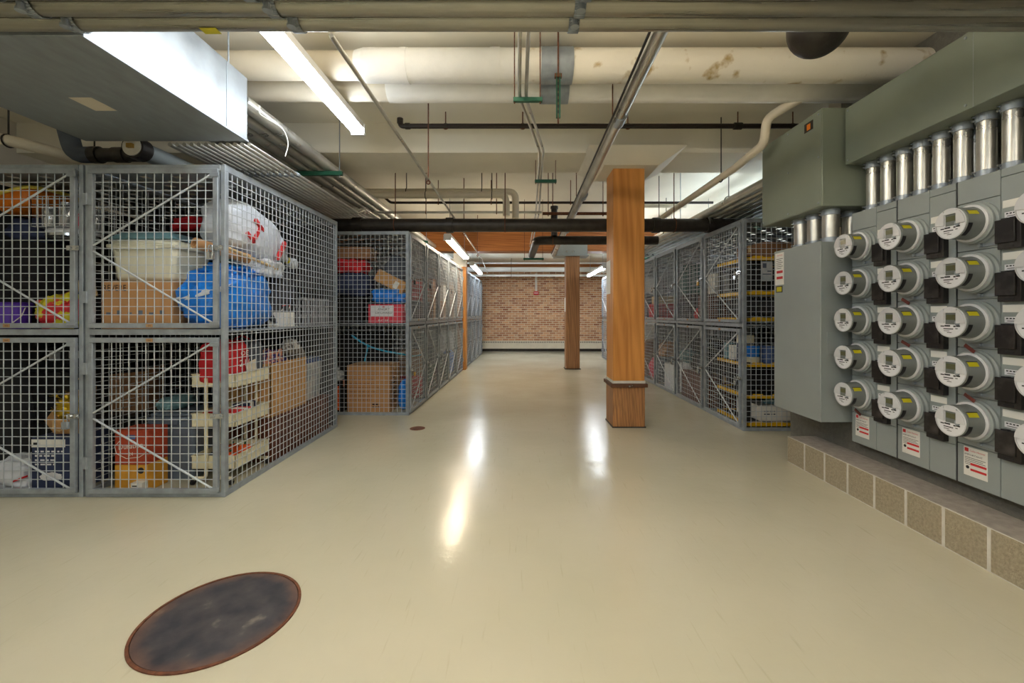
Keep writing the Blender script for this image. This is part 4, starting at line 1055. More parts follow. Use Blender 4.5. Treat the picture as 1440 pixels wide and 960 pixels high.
b = MB(); vs = [(-x - .012, -y - .012, h), (x + .012, -y - .012, h), (x + .012, y + .012, h), (-x - .012, y + .012, h), (-x * .8, -y * .75, h + .06), (x * .62, -y * .75, h + .06), (x * .62, y * .75, h + .06), (-x * .8, y * .75, h + .06)]
b.add(vs, [(3, 2, 1, 0), (4, 5, 6, 7), (0, 1, 5, 4), (1, 2, 6, 5), (2, 3, 7, 6), (3, 0, 4, 7)]).build('lid', M['teal'], t, bevel=.012)

t = soft((-2.245, 3.36, S), (.37, .74, .44), 'bright blue plastic bag bulging against the front corner post', 'blue_bag', seed=3, amp=.11, knot=False)
MB().blob((-.02, -.255, .27), (.38, .24, .07), .1, 3, 2.4, 5, rot=(18, -14, 0)).build('white_band', M['white_bag'], t, smooth=80)
MB().blob((.0, -.02, .43), (.3, .4, .14), .25, 3, 2.2, 9).build('crumpled_top', M['blue_bag'], t, smooth=80)
t = soft((-2.19, 3.66, S + .42), (.3, .3, .16), 'small white and blue plastic bag on top of the blue bag', 'white_bag', seed=6, amp=.2)
t = thing('cardboard_tube', 'tan cardboard tube lying across the top of the blue bag', 'tube', (-2.2, 3.1, 1.7))
b = MB().lathe([(.024, 0), (.038, 0), (.038, .4), (.024, .4), (.024, 0)], (-2.245, 2.985, 1.745), (.36, .9, -.16), 24, caps=False)
b.build('tube_wall', M['cardboard'], t, w=True)
t = thing('translucent_bag', 'big translucent white bag with red tape marks, tied at the end', 'bag', (-2.24, 3.58, 1.68))
MB().blob((-2.24, 3.52, 1.90), (.36, .74, .40), .07, 2.2, 2.9, 12, rot=(-12, 0, 0), nu=48, nv=32).build('body', M['clear_bag'], t, w=True, smooth=80)
MB().lathe([(.15, 0), (.10, .09), (.05, .17), (.022, .24), (.03, .27), (.055, .34), (.04, .38)], (-2.2, 3.80, 1.83), (0.12, 1, -.30), 18).build('tied_neck', M['clear_bag'], t, w=True, smooth=80)
MB().lathe([(.03, 0), (.03, .03)], (-2.172, 4.03, 1.76), (0.12, 1, -.30), 14, caps=False).build('yellow_tie', M['yellow'], t, w=True)
b = MB()
b.box((-2.052, 3.42, 1.955), (.02, .13, .022), (-32, 0, 0)).box((-2.052, 3.385, 1.875), (.02, .022, .17), (-35, 0, 0)).box((-2.052, 3.31, 1.84), (.02, .11, .02), (-32, 0, 0)).box((-2.05, 3.73, 1.80), (.022, .035, .2), (-38, 0, 0))
b.build('red_tape', M['red'], t, w=True)
one('wooden_dowel', MB().cyl((-2.06, 3.05, 1.72), (-2.06, 3.72, 1.63), .012, 10), M['stick'], 'pale wooden stick lying under the translucent bag', 'stick')
soft((-2.30, 3.90, S), (.44, .42, .48), 'dark charcoal heap of fabric below the translucent bag', 'char', seed=21, amp=.22, fr=3, name='folded_coat', cat='clothing', knot=False)
soft((-2.27, 4.44, S + .272), (.40, .50, .32), 'dark coat heaped on top of the grey lattice crate', 'char', seed=25, amp=.25, fr=3.2, name='folded_coat', cat='clothing', knot=False)
t = carton((-2.12, 3.86, S), (.14, .19, .13), 'small white box beside the blue bag on the shelf', 'white', tape='white', name='small_box', cat='box')
t = thing('striped_bowl', 'red and navy rimmed white bowl on the small white box', 'bowl', (-2.12, 3.86, S + .131))
MB().lathe([(.03, 0), (.055, .012), (.07, .05), (.073, .065)], (0, 0, 0), n=28, caps=False).build('bowl', M['white'], t, solid=.003)
MB().lathe([(.0722, .05), (.0742, .062)], (0, 0, 0), n=28, caps=False).build('red_rim', M['red'], t, solid=.002)
def lattice_crate(c, d, label, m):
    t = thing('lattice_crate', label, 'crate', c)
    x, y, z = d[0] / 2, d[1] / 2, d[2]
    for (ax, p, L) in (('x', -y, x), ('x', y, x), ('y', -x, y), ('y', x, y)):
        b = MB(); n = int(L * 2 / .04)
        def bar(a0, a1, z0, z1):
            if ax == 'x': b.bx(a0, a1, p - .004, p + .004, z0, z1)
            else: b.bx(p - .004, p + .004, a0, a1, z0, z1)
        for q in (0, .33, .66, .94): bar(-L, L, q * z, q * z + .018)
        for i in range(n + 1):
            a = -L + 2 * L * i / n; bar(a - .005, a + .005, 0, z)
        b.build('lattice_wall', M[m], t, smooth=0)
    MB().bx(-x, x, -y, y, 0, .008).build('base', M[m], t)
    return t
lattice_crate((-2.19, 4.40, S), (.26, .54, .27), 'grey plastic lattice crate at the back corner of the shelf', 'crate')
for i, (x, y, z, h, l) in enumerate(((-2.72, 3.72, S, .42, 'black tote behind the REVERE carton'), (-2.72, 3.72, S + .421, .36, 'black tote stacked behind the cream tub'), (-2.72, 4.28, S, .42, 'black tote deep in the upper compartment, bottom one'), (-2.72, 4.28, S + .421, .36, 'black tote deep in the upper compartment, top one'))):
    tote((x, y, z), (.38, .52, h), l, 'blackp', 'blackp')
soft((-2.74, 3.72, S + .785), (.34, .36, .15), 'red patterned cushion on top of the black totes', 'redfab', seed=31, name='cushion', cat='cushion', knot=False)
soft((-2.38, 3.72, S + .52), (.26, .30, .17), 'pale blue translucent bag behind the cardboard tube', 'teal', seed=33, amp=.2)

# upper compartment at the frame edge
carton((-3.735, 3.42, S), (.29, .40, .655), 'tall black carton in the upper compartment at the frame edge', 'blk_fab', name='black_carton', cat='box', tape='ink')
soft((-3.735, 3.37, S + .657), (.29, .34, .19), 'navy blue fabric bag on the tall black carton', 'navy', seed=41)
t = thing('plastic_sled', 'orange plastic tray with a pale yellow rim, tilted under the locker roof', 'tray', (-3.73, 3.35, S + .85))
b = MB(); b.blob((0, 0, .11), (.30, .40, .15), .02, 2, 4, 2, rot=(0, -16, 0)); b.build('tray', M['orange'], t, smooth=60)
MB().tube([Vector((.155 * math.copysign(abs(math.cos(a)) ** .5, math.cos(a)), .2 * math.copysign(abs(math.sin(a)) ** .5, math.sin(a)), .165 + .155 * .28 * math.copysign(abs(math.cos(a)) ** .5, math.cos(a)))) for a in [2 * math.pi * (k + .5) / 28 for k in range(28)]], .013, 8, closed=True).build('yellow_rim', M['yellow_pl'], t, smooth=80)
carton((-3.29, 3.40, S), (.52, .44, .245), 'low black carton under the round stool', 'blk_fab', name='black_carton', cat='box', tape='ink')
t = thing('round_stool', 'small stool with a round chrome-rimmed seat on the low black carton', 'stool', (-3.42, 3.32, S + .247))
MB().lathe([(.02, .455), (.13, .455), (.152, .462), (.155, .49), (.14, .505), (.0005, .51)], (0, 0, 0), n=40).build('seat', M['white_bag'], t)
MB().lathe([(.145, .44), (.16, .448), (.16, .468), (.15, .47)], (0, 0, 0), n=40, caps=False).build('seat_ring', M['silver'], t)
MB().cyl((0, 0, .01), (0, 0, .455), .026, 18).cyl((0, 0, .01), (0, 0, .22), .034, 18).build('pedestal', M['silver'], t)
MB().lathe([(.11, 0), (.112, .008), (.06, .018), (.03, .03)], (0, 0, 0), n=36).build('base_plate', M['silver'], t)
t = thing('wire_basket', 'wire basket full of shiny kitchen things on the round stool seat', 'basket', (-3.42, 3.32, S + .247 + .511))
b = MB()
for z in (0, .08, .16, .22): b.bx(-.17, .17, -.15, -.146, z, z + .005).bx(-.17, .17, .146, .15, z, z + .005).bx(-.17, -.166, -.15, .15, z, z + .005).bx(.166, .17, -.15, .15, z, z + .005)
for k in range(9):
    x = -.17 + .0421 * k; b.bx(x, x + .004, -.15, -.146, 0, .22).bx(x, x + .004, .146, .15, 0, .22).bx(x, x + .004, -.15, .15, 0, .004)
for k in range(8):
    y = -.15 + .0421 * k; b.bx(-.17, -.166, y, y + .004, 0, .22).bx(.166, .17, y, y + .004, 0, .22)
b.build('wire_frame', M['wire'], t, smooth=0)
for i, (x, y, r, h, m) in enumerate(((-.10, -.07, .055, .16, 'silver'), (.03, -.08, .05, .19, 'silver'), (.11, -.06, .04, .12, 'pinkfab'), (-.04, .06, .07, .2, 'tote_clear'), (.1, .07, .05, .17, 'silver'))):
    tt = thing('kitchen_canister', ['dented steel canister at the front of the wire basket', 'taller steel canister in the middle of the wire basket', 'pink cup at the post side of the wire basket', 'clear grey jar at the back of the wire basket', 'steel canister at the back of the wire basket'][i], 'canister', (-3.42 + x, 3.32 + y, S + .247 + .516))
    MB().lathe([(r * .9, 0), (r, .01), (r, h * .8), (r * .9, h * .86)], (0, 0, 0), n=22).build('can', M[m], tt)
    MB().lathe([(r * .92, h * .86), (r * .92, h * .97), (.0005, h)], (0, 0, 0), n=22).build('cap', M['silver'], tt)
suitcase((-3.45, 3.95, S), (.75, .26, .95), 'large black suitcase standing behind the round stool', 'blk_fab')
suitcase((-3.45, 4.35, S), (.75, .26, .85), 'second black suitcase deep in the compartment at the frame edge', 'blk_fab')
t = thing('round_tub', 'purple round plastic tub with a white mark', 'tub', (-3.585, 3.055, S))
MB().lathe([(.075, 0), (.085, .01), (.094, .16), (.102, .165), (.102, .18), (.094, .182)], (0, 0, 0), n=36).build('tub', M['purple'], t)
MB().lathe([(.102, .182), (.104, .186), (.09, .196), (.0005, .197)], (0, 0, 0), n=36).build('lid', M['purple'], t)
b = MB().add([(-.03, -.0935, .02), (.01, -.0935, .02), (-.01, -.096, .13)], [(0, 1, 2)]); b.build('white_print', M['white'], t, solid=.001)
MB().tube([(.09, 0, .16), (.12, -.05, .10), (.10, -.09, .05), (.02, -.105, .025), (-.08, -.08, .04)], .0035, 6).build('bail', M['white'], t)
soft((-3.24, 3.055, S), (.30, .12, .25), 'red and yellow printed snack bag lying at the front of the shelf', 'snack', seed=51, amp=.18, fr=2.5, tilt=(0, -14), knot=False, name='snack_bag')
t = thing('wooden_easel', 'small folding wooden easel on the low black carton', 'easel', (-3.2, 3.2, S + .247))
MB().cyl((-.09, 0, 0), (-.01, 0, .25), .009, 8).build('leg', M['stick'], t); MB().cyl((.07, 0, 0), (0, 0, .25), .009, 8).build('leg', M['stick'], t)
MB().bx(-.06, .05, -.005, .005, .08, .098).build('crossbar', M['stick'], t)

# lower compartment at the frame edge
t = carton((-3.255, 3.15, .002), (.27, .30, .388), 'navy blue printed carton under the gold tinsel bag', 'navy', tape='white', name='printed_carton')
MB().bx(-.135, .1, -.1512, -.15, .32, .375).build('white_panel', M['white'], t)
marks(t, -.1508, 4, -.11, .11, .285, .03, 'meter_label', .011, 3)
MB().blob((0, -.148, .115), (.16, .012, .06), .1, 3, 2.4, 3).build('white_picture', M['meter_label'], t)
marks(t, -.152, 1, -.12, -.06, .335, .03, 'ink', .018, 5)
t = thing('gift_bag', 'kraft paper gift bag spilling gold tinsel, on the navy carton', 'bag', (-3.25, 3.14, .3912))
b = MB(); vs = [(-.08, -.05, 0), (.09, -.05, 0), (.09, .06, 0), (-.08, .06, 0), (-.11, -.085, .10), (.1, -.085, .12), (.1, .08, .32), (-.13, .08, .27)]
b.add(vs, [(3, 2, 1, 0), (0, 1, 5, 4), (1, 2, 6, 5), (2, 3, 7, 6), (3, 0, 4, 7)]).build('paper_bag', M['kraft'], t, solid=.003)
for y in (-.09, .075): MB().tube([(-.04, y, .26 if y > 0 else .1), (-.045, y, .36 if y > 0 else .05), (0, y, .41 if y > 0 else .03), (.05, y, .38 if y > 0 else .05), (.06, y, .27 if y > 0 else .11)], .004, 6).build('handle', M['stick'], t)
b = MB(); rn = random.Random(4)
for k in range(260):
    p = Vector((rn.uniform(-.1, .085), rn.uniform(-.06, .06), rn.uniform(.12, .3))); d = Vector((rn.uniform(-1, 1), rn.uniform(-1, 1), rn.uniform(-.4, 1))).normalized() * .022; e = Vector((rn.uniform(-1, 1), rn.uniform(-1, 1), rn.uniform(-1, 1))).normalized() * .006
    b.add([p, p + d, p + d + e, p + e], [(0, 1, 2, 3)])
o = MB().blob((-.005, 0, .16), (.17, .11, .2), .3, 6, 2.2, 8).build('tinsel', M['gold'], t, smooth=80); b.build('loose_strands', M['gold'], o, smooth=0)
t = soft((-3.58, 3.13, .002), (.32, .26, .22), 'crumpled white plastic bag with dark lettering and a red stripe on the locker floor', 'white_bag', seed=61, amp=.18, fr=2.6, knot=False)
MB().box((.07, -.115, .085), (.13, .03, .012), (0, -22, 0)).build('red_stripe', M['red'], t)
marks(t, -.13, 3, -.12, .02, .14, .02, 'ink', .009, 9)
for i, (x, y, z, d, l) in enumerate(((-3.64, 3.62, .002, (.42, .5, .42), 'black tote on the floor behind the crumpled white bag'), (-3.64, 3.62, .423, (.42, .5, .40), 'black tote stacked behind the crumpled white bag'), (-3.2, 3.62, .002, (.4, .5, .45), 'black tote on the floor behind the navy carton'), (-3.42, 4.3, .002, (.8, .6, .5), 'long black tote deep in the lower compartment at the frame edge'), (-3.42, 4.3, .503, (.8, .6, .45), 'long black tote on top of its twin at the frame edge'))):
    tote((x, y, z), d, l, 'blackp', 'blackp')
t = thing('paper_bag', 'brown paper bag standing on the black tote behind the navy carton', 'bag', (-3.2, 3.62, .453))
b = MB(); vs = [(-.14, -.09, 0), (.14, -.09, 0), (.14, .09, 0), (-.14, .09, 0), (-.15, -.1, .3), (.15, -.1, .33), (.15, .1, .36), (-.15, .1, .3)]
b.add(vs, [(3, 2, 1, 0), (0, 1, 5, 4), (1, 2, 6, 5), (2, 3, 7, 6), (3, 0, 4, 7)]).build('paper_sides', M['cardboard_dk'], t, solid=.003)
MB().blob((0, 0, .2), (.24, .15, .25), .2, 4, 2.5, 3).build('contents', M['char'], t, smooth=80)
t = carton((-3.66, 3.62, .824), (.3, .3, .16), 'small dark carton with pale stickers on the stacked black tote', 'blk_fab', name='black_carton', cat='box', tape='ink')
pcs('sticker', [(-.12, -.03, -.151, -.15, .05, .12), (.04, .12, -.151, -.15, .07, .13)], M['tote_clear'], t)

# lower compartment with the trolley
t = thing('coffee_carton', 'tall carton, brick red above and amber below, marked Duration', 'carton', (-2.715, 3.11, .002))
MB().bx(-.115, .115, -.09, .09, .19, .432).build('upper_half', M['tin_red'], t, bevel=.006)
MB().bx(-.115, .115, -.09, .09, 0, .19).build('lower_half', M['tin_yel'], t, bevel=.004)
b = MB().text('Duration', (0, -.0912, .305), (1, .0, .1), (0, 0, 1), .055, wid=.17); b.text('24', (0, -.0912, .255), (1, 0, 0), (0, 0, 1), .035, wid=.03)
b.build('lettering', M['white'], t, smooth=0)
MB().tube([(-.085 + .01, -.092, .36), (-.112, -.092, .32), (-.1, -.092, .27), (-.03, -.092, .235), (.06, -.092, .245), (.108, -.092, .275)], .002, 6).build('white_swoosh', M['white'], t)
MB().cyl((.07, -.0915, .15), (.07, -.09, .15), .022, 20).build('dark_seal', M['ink'], t)
MB().bx(-.03, .03, -.0915, -.09, .37, .40).build('blue_mark', M['lid_blue'], t)
t = carton((-2.625, 2.985, .002), (.075, .045, .085), 'tiny white carton on the floor in front of the Duration carton', 'white', tape='white', name='small_box', cat='box')
marks(t, -.0235, 3, -.03, .03, .06, .02, 'ink', .008, 2)
tote((-2.60, 3.40, .002), (.37, .36, .50), 'blue-grey plastic tote leaning behind the Duration carton', 'tote_blue', 'tote_blue', tp=.86)
soft((-2.70, 3.42, .503), (.16, .3, .10), 'pale blue plastic sheet folded on the blue-grey tote', 'teal', seed=66, name='plastic_sheet', cat='plastic sheet', knot=False)
def trolley(c):
    t = thing('utility_trolley', 'cream three-tier utility trolley on castors', 'trolley', c)
    x, y = .16, .215
    for z, lab in ((.11, 'tray'), (.42, 'tray'), (.71, 'tray')):
        b = MB(); w = .006
        b.bx(-x, x, -y, -y + w, z, z + .10).bx(-x, x, y - w, y, z, z + .10).bx(-x, -x + w, -y, y, z, z + .10).bx(x - w, x, -y, y, z, z + .10).bx(-x, x, -y, y, z, z + w)
        b.bx(-x - .004, x + .004, -y - .004, -y + w, z + .092, z + .1).bx(-x - .004, x + .004, y - w, y + .004, z + .092, z + .1).bx(-x - .004, -x + w, -y, y, z + .092, z + .1).bx(x - w, x + .004, -y, y, z + .092, z + .1)
        b.build('tray', M['cream'], t, bevel=.002)
    for s in (-1, 1):
        MB().tube(bend([(-.045, s * (y + .012), .78), (-.045, s * (y + .012), .05), (-.14, s * (y + .012), .05)], .03), .012, 10).build('upright', M['cream'], t)
        MB().tube(bend([(.045, s * (y + .012), .78), (.045, s * (y + .012), .05), (.14, s * (y + .012), .05)], .03), .012, 10).build('upright', M['cream'], t)
        for q in (-1, 1):
            wl = MB().cyl((q * .14 - .008, s * (y + .012), .022), (q * .14 + .008, s * (y + .012), .022), .022, 16).build('castor', M['ink'], t)
            MB().bx(q * .14 - .014, q * .14 + .014, s * (y + .012) - .01, s * (y + .012) + .01, .03, .05).build('fork', M['silver'], wl)
    return t
trolley((-2.235, 3.375, .001))
t = soft((-2.22, 3.26, .717), (.27, .24, .34), 'red bag with white lettering standing in the top tray', 'redfab', seed=71, amp=.06, p=4, knot=False)
b = MB().text('OE', (.139, .02, .22), (0, 1, 0), (0, 0, 1), .05, wid=.09); b.text('21/', (.139, .02, .14), (0, 1, 0), (0, 0, 1), .07, wid=.12)
b.build('lettering', M['white'], t, smooth=0)
t = soft((-2.22, 3.485, .717), (.26, .17, .33), 'grey backpack with red piping standing in the top tray', 'slate', seed=73, amp=.06, p=4, strap='redfab')
one('picture_card', MB().box((-2.068, 3.34, .845), (.006, .12, .08), (12, 0, 0)), M['pipe_paint'], 'small pale printed card leaning over the edge of the top tray', 'card')
for i, (x, y, z, r) in enumerate(((-2.17, 3.42, .117, .062), (-2.2, 3.29, .117, .05), (-2.30, 3.47, .117, .055))):
    t = thing('toy_pumpkin', ['largest orange toy pumpkin in the bottom tray of the trolley', 'small orange toy pumpkin nearest the front of the bottom tray', 'orange toy pumpkin at the back of the bottom tray'][i], 'pumpkin', (x, y, z))
    b = MB(); vs = []; n = 30; m_ = 12
    for a in range(m_ + 1):
        ph = -math.pi / 2 + math.pi * a / m_
        for j in range(n):
            th = 2 * math.pi * j / n; k = r * (1 - .1 * abs(math.sin(th * 4))) * math.cos(ph); vs.append((k * math.cos(th), k * math.sin(th), r * .82 + r * .8 * math.sin(ph)))
    b.add(vs, [(a * n + j, a * n + (j + 1) % n, (a + 1) * n + (j + 1) % n, (a + 1) * n + j) for a in range(m_) for j in range(n)]).build('fruit', M['pumpkin'], t, smooth=80)
    MB().cyl((0, 0, r * 1.55), (.006, 0, r * 1.9), .007, 8).build('stem', M['green_fab'], t)
for i, (x, y, m, lab) in enumerate(((-2.30, 3.28, 'redfab', 'red packet at the front of the middle tray'), (-2.14, 3.30, 'red', 'red and white packet beside the aisle in the middle tray'), (-2.2, 3.47, 'navy', 'dark packet at the back of the middle tray'))):
    tt = carton((x, y, .4265), (.11, .14, .09 + .012 * i), lab, m, tape='white', name='packet', cat='packet')
soft((-2.31, 3.33, .117), (.10, .12, .08), 'dark blue pouch in the bottom tray of the trolley', 'navy', seed=75)
t = thing('wooden_chest', 'long low brown wooden chest along the side mesh', 'chest', (-2.28, 4.17, .002))
MB().bx(-.21, .21, -.55, .55, 0, .345).build('chest_body', M['chest'], t, bevel=.004)
MB().bx(-.217, .217, -.557, .557, .345, .368).build('chest_lid', M['chest'], t, bevel=.004)
t = carton((-2.27, 3.94, .3705), (.37, .62, .46), 'open tan cardboard box of colourful fabric on the brown chest', 'kraft', opened=True)
soft((-2.28, 3.86, .52), (.30, .40, .40), 'purple and orange patterned fabric heaped in the open box', 'fabric_mix', seed=81, amp=.2, fr=3, name='folded_fabric', cat='fabric', knot=False)
t = thing('knitted_hat', 'white and grey knitted hat on top of the patterned fabric', 'hat', (-2.17, 4.1, .88))
MB().lathe([(.085, 0), (.09, .03), (.08, .08), (.05, .125), (.0005, .14)], (0, 0, 0), n=30).build('crown', M['knit'], t, smooth=70)
MB().lathe([(.088, -.005), (.098, .0), (.098, .035), (.09, .04)], (0, 0, 0), n=30, caps=False).build('cuff', M['fur'], t, smooth=70)
t = soft((-2.17, 4.19, .76), (.16, .14, .17), 'grey fluffy stuffed toy peeping out of the open box', 'fur', seed=83, amp=.15, name='stuffed_toy', cat='toy', knot=False)
tote((-2.25, 4.46, .3705), (.28, .38, .43), 'clear plastic tote with a blue lid on the brown chest', 'tote_clear', 'lid_blue')
for i, (x, y, z, d, l) in enumerate(((-2.72, 4.3, .002, (.34, .6, .5), 'black tote on the floor behind the blue-grey tote'), (-2.72, 4.3, .503, (.34, .6, .45), 'black tote stacked behind the blue-grey tote'))):
    tote((x, y, z), d, l, 'blackp', 'blackp')
carton((-2.72, 3.82, .51), (.33, .3, .3), 'brown carton set on the back of the blue-grey tote', 'cardboard_dk') if False else None

# first locker of the long row
t = carton((-1.665, 5.54, S), (.43, .26, .235), 'pink and white ANGRY ORCHARD ROSE box on the shelf', 'pink_print', tape='white', name='drinks_box', cat='drinks box')
MB().bx(-.185, .105, -.1312, -.13, .085, .22).build('white_panel', M['meter_label'], t)
b = MB().text('ANGRY', (-.02, -.1322, .158), (1, 0, 0), (0, 0, 1), .04, wid=.15); b.text('ORCHARD', (-.02, -.1322, .115), (1, 0, 0), (0, 0, 1), .036, wid=.21)
b.build('name', M['ink'], t, smooth=0)
b = MB().text('ROSE', (-.02, -.1315, .02), (1, 0, 0), (0, 0, 1), .034, wid=.13); b.build('variety', M['white'], t, smooth=0)
MB().blob((-.02, -.131, .2), (.03, .002, .025), 0, 1, 2, 1).build('apple_mark', M['redfab'], t)
soft((-1.66, 5.58, S + .237), (.42, .34, .20), 'bright blue cloth bag on the ANGRY ORCHARD box', 'blue_bag', seed=91, amp=.18, knot=False)
t = thing('paper_bag', 'kraft paper bag with a white tag, tipped over on the blue cloth bag', 'bag', (-1.62, 5.55, S + .44))
Mx = Matrix.Translation((0, 0, .085)) @ Euler((0, R(28), 0)).to_matrix().to_4x4()
MB().bx(-.2, .2, -.1, .1, -.08, .08, Mx).build('bag_body', M['kraft'], t, bevel=.015)
MB().bx(.06, .12, -.102, -.1, -.05, .04, Mx).build('white_tag', M['white'], t)
MB().bx(-.205, -.198, -.08, .08, -.06, .06, Mx).build('open_end', M['maroon'], t)
MB().cyl(Mx @ Vector((-.16, 0, .09)), Mx @ Vector((-.02, 0, .11)), .035, 14).build('green_bottle', M['green_fab'], t)
soft((-1.58, 5.74, S + .53), (.32, .52, .34), 'grey duffel bag with a pale stripe leaning on the locker post', 'slate', seed=93, amp=.08, tilt=(0, 30), strap='crate')
for i, (x, y, z, d, l) in enumerate(((-2.15, 5.66, S, (.46, .6, .33), 'black tote on the shelf next to the ANGRY ORCHARD box'), (-2.68, 5.66, S, (.5, .6, .33), 'black tote at the inner side of the first drain-side locker'), (-2.68, 5.66, S + .331, (.5, .6, .33), 'black tote on top at the inner side of the first drain-side locker'))):
    tote((x, y, z), d, l, 'blackp', 'blackp')
soft((-2.12, 5.58, S + .331), (.48, .42, .31), 'navy fabric duffel on the black tote under the red bag', 'navy', seed=95, amp=.1, strap='navy')
soft((-2.14, 5.58, S + .62), (.42, .36, .20), 'bright red nylon bag on the navy duffel', 'redfab', seed=96, amp=.14, fr=3)
carton((-2.1, 5.62, S + .815), (.42, .34, .15), 'flat brown carton on top of the red nylon bag', 'cardboard_dk', rz=6)
t = carton((-1.885, 5.66, .002), (.54, .46, .60), 'large brown carton with rows of dark print on the locker floor', 'cardboard')
marks(t, -.2305, 8, -.235, .18, .52, .052, 'cardboard_dk', .014, 11)
marks(t, -.2305, 2, .05, .16, .1, .035, 'ink', .016, 12)
b = MB()
for q in range(5): b.bx(.2702, .271, -.12, -.12 + .1 + .02 * (q % 2), .42 - q * .07, .432 - q * .07)
b.build('side_print', M['ink'], t)
t = thing('plastic_strap', 'cyan strap trailing over the large brown carton', 'strap', (-1.85, 5.38, .8))
MB().tube([(-2.08, 5.40, .98), (-1.97, 5.4, .90), (-1.83, 5.4, .83), (-1.65, 5.4, .78), (-1.5, 5.4, .755), (-1.36, 5.6, .70), (-1.36, 6.0, .68)], .011, 6).build('strap', M['rope'], t, w=True)
MB().tube([(-1.88, 5.4, .85), (-1.90, 5.4, .75), (-1.92, 5.4, .66)], .009, 6).build('loose_end', M['rope'], t, w=True)
t = carton((-2.33, 5.52, .002), (.2, .3, .40), 'black and orange box behind the side of the large brown carton', 'blk_fab', tape='orange', name='power_tool_box', cat='box')
MB().bx(-.1, .1, -.151, -.15, .05, .35).build('orange_panel', M['pumpkin'], t)
soft((-2.33, 5.5, .403), (.2, .2, .12), 'grey and white shoe-shaped bag on the black and orange box', 'white_bag', seed=99)
soft((-1.50, 5.72, .002), (.14, .3, .36), 'blue bag squeezed behind the large brown carton', 'blue_bag', seed=100)
for i, (x, z, l) in enumerate(((-2.72, .002, 'black tote on the floor at the inner side of the first drain-side locker'), (-2.72, .503, 'upper black tote at the inner side of the first drain-side locker'))):
    tote((x, 5.7, z), (.42, .6, .5), l, 'blackp', 'blackp')
suitcase((-2.2, 6.05, .002), (.9, .16, .98), 'black suitcase against the far side of the first drain-side locker', 'blk_fab')

# first locker by the meters: black shelving with yellow edges
def shelving(z0, levels, top, label):
    t = thing('shelf_rack', label, 'shelving', (3.05, 5.03, z0))
    x0, x1, y0, y1 = 2.50, 3.60, 4.68, 5.40
    for x in (x0 + .03, x1 - .03):
        for y in (y0 + .03, y1 - .03): MB().cyl((x, y, z0), (x, y, top), .025, 12).build('post', M['blackp'], t, w=True)
    for z in levels:
        sh = MB().bx(x0 + .01, x1 - .01, y0 + .01, y1 - .01, z - .022, z - .004).build('shelf', M['blackp'], t, w=True)
        b = MB()
        k = 0; x = x0
        b.bx(x0, x1, y0, y0 + .012, z - .03, z + .006).bx(x0, x0 + .012, y0, y1, z - .03, z + .006).bx(x0, x1, y1 - .012, y1, z - .03, z + .006).bx(x1 - .012, x1, y0, y1, z - .03, z + .006)
        while x < x1 - .2: b.bx(x + .06, x + .17, y0 - .002, y0 + .014, z + .006, z + .018); x += .22
        b.build('yellow_edge', M['yel_shelf'], sh, w=True, bevel=.002)
    return t
shelving(S, (1.20, 1.49, 1.865), 1.88, 'upper black shelf rack with yellow edges beside the grey enclosure')
shelving(.001, (.06, .36, .703), .72, 'lower black shelf rack with yellow edges beside the grey enclosure')
def paintcan(x, y, z, r, h, m, label, m2=None):
    t = thing('paint_can', label, 'paint can', (x, y, z), group=None)
    MB().lathe([(r, 0), (r, h)], (0, 0, 0), n=28).build('can', M[m], t)
    MB().lathe([(r * 1.02, h), (r * 1.02, h + .006), (r * .9, h + .008), (.0005, h + .006)], (0, 0, 0), n=28).build('lid', M['silver'], t)
    if m2: MB().lathe([(r + .001, 0), (r + .001, h * .35)], (0, 0, 0), n=28, caps=False).build('lower_band', M[m2], t)
    MB().tube([(-r - .003, 0, h * .7), (-r - .004, -.03, h * .5), (0, -r - .01, h * .35), (r + .004, -.03, h * .5), (r + .003, 0, h * .7)], .0025, 6).build('bail', M['silver'], t)
    return t
zc = .710
paintcan(2.61, 4.79, zc, .075, .19, 'blue_bag', 'bright blue paint can at the corner of the yellow-edged shelf', 'cream')
paintcan(2.79, 4.79, zc, .08, .19, 'lid_blue', 'deep blue paint can next to the bright blue one', None)
paintcan(2.62, 4.97, zc, .08, .20, 'navy', 'navy paint can behind the bright blue one')
paintcan(2.62, 5.16, zc, .075, .17, 'white', 'white paint can in the middle of the yellow-edged shelf')
paintcan(2.62, 5.31, zc, .065, .19, 'teal', 'pale blue paint can at the far end of the yellow-edged shelf')
t = carton((2.94, 4.80, zc), (.12, .15, .2), 'white jug-sized carton beside the deep blue paint can', 'white', tape='white', name='small_box', cat='box')
carton((2.63, 4.97, zc + .209), (.13, .15, .09), 'small cream and blue carton on the navy paint can', 'cream', tape='lid_blue', name='small_box', cat='box')
t = carton((3.1, 5.0, .068), (.86, .5, .17), 'long white carton on the lowest yellow-edged shelf', 'white', tape='cardboard', name='white_carton', cat='box')
marks(t, -.2505, 2, -.38, -.25, .1, .03, 'slate', .012, 31)
soft((2.95, 4.88, .242), (.34, .22, .07), 'blue and clear plastic bag on the long white carton', 'teal', seed=111, amp=.25)
carton((2.98, 5.0, 1.872), (.6, .5, .17), 'long brown carton on the top yellow-edged shelf', 'cardboard_dk', rz=4)
for i, (x, l) in enumerate(((2.78, 'dark case on the middle yellow-edged shelf, aisle side'), (3.2, 'dark case on the middle yellow-edged shelf, wall side'))):
    suitcase((x, 5.06, 1.497), (.36, .5, .28), l, 'blk_fab')
    suitcase((x, 5.06, 1.207), (.36, .5, .22), l.replace('middle', 'lowest upper'), 'char')
for i, (x, l) in enumerate(((2.78, 'dark case on the lower rack, middle shelf, aisle side'), (3.2, 'dark case on the lower rack, middle shelf, wall side'))):
    suitcase((x, 5.06, .368), (.36, .5, .26), l, 'blk_fab')
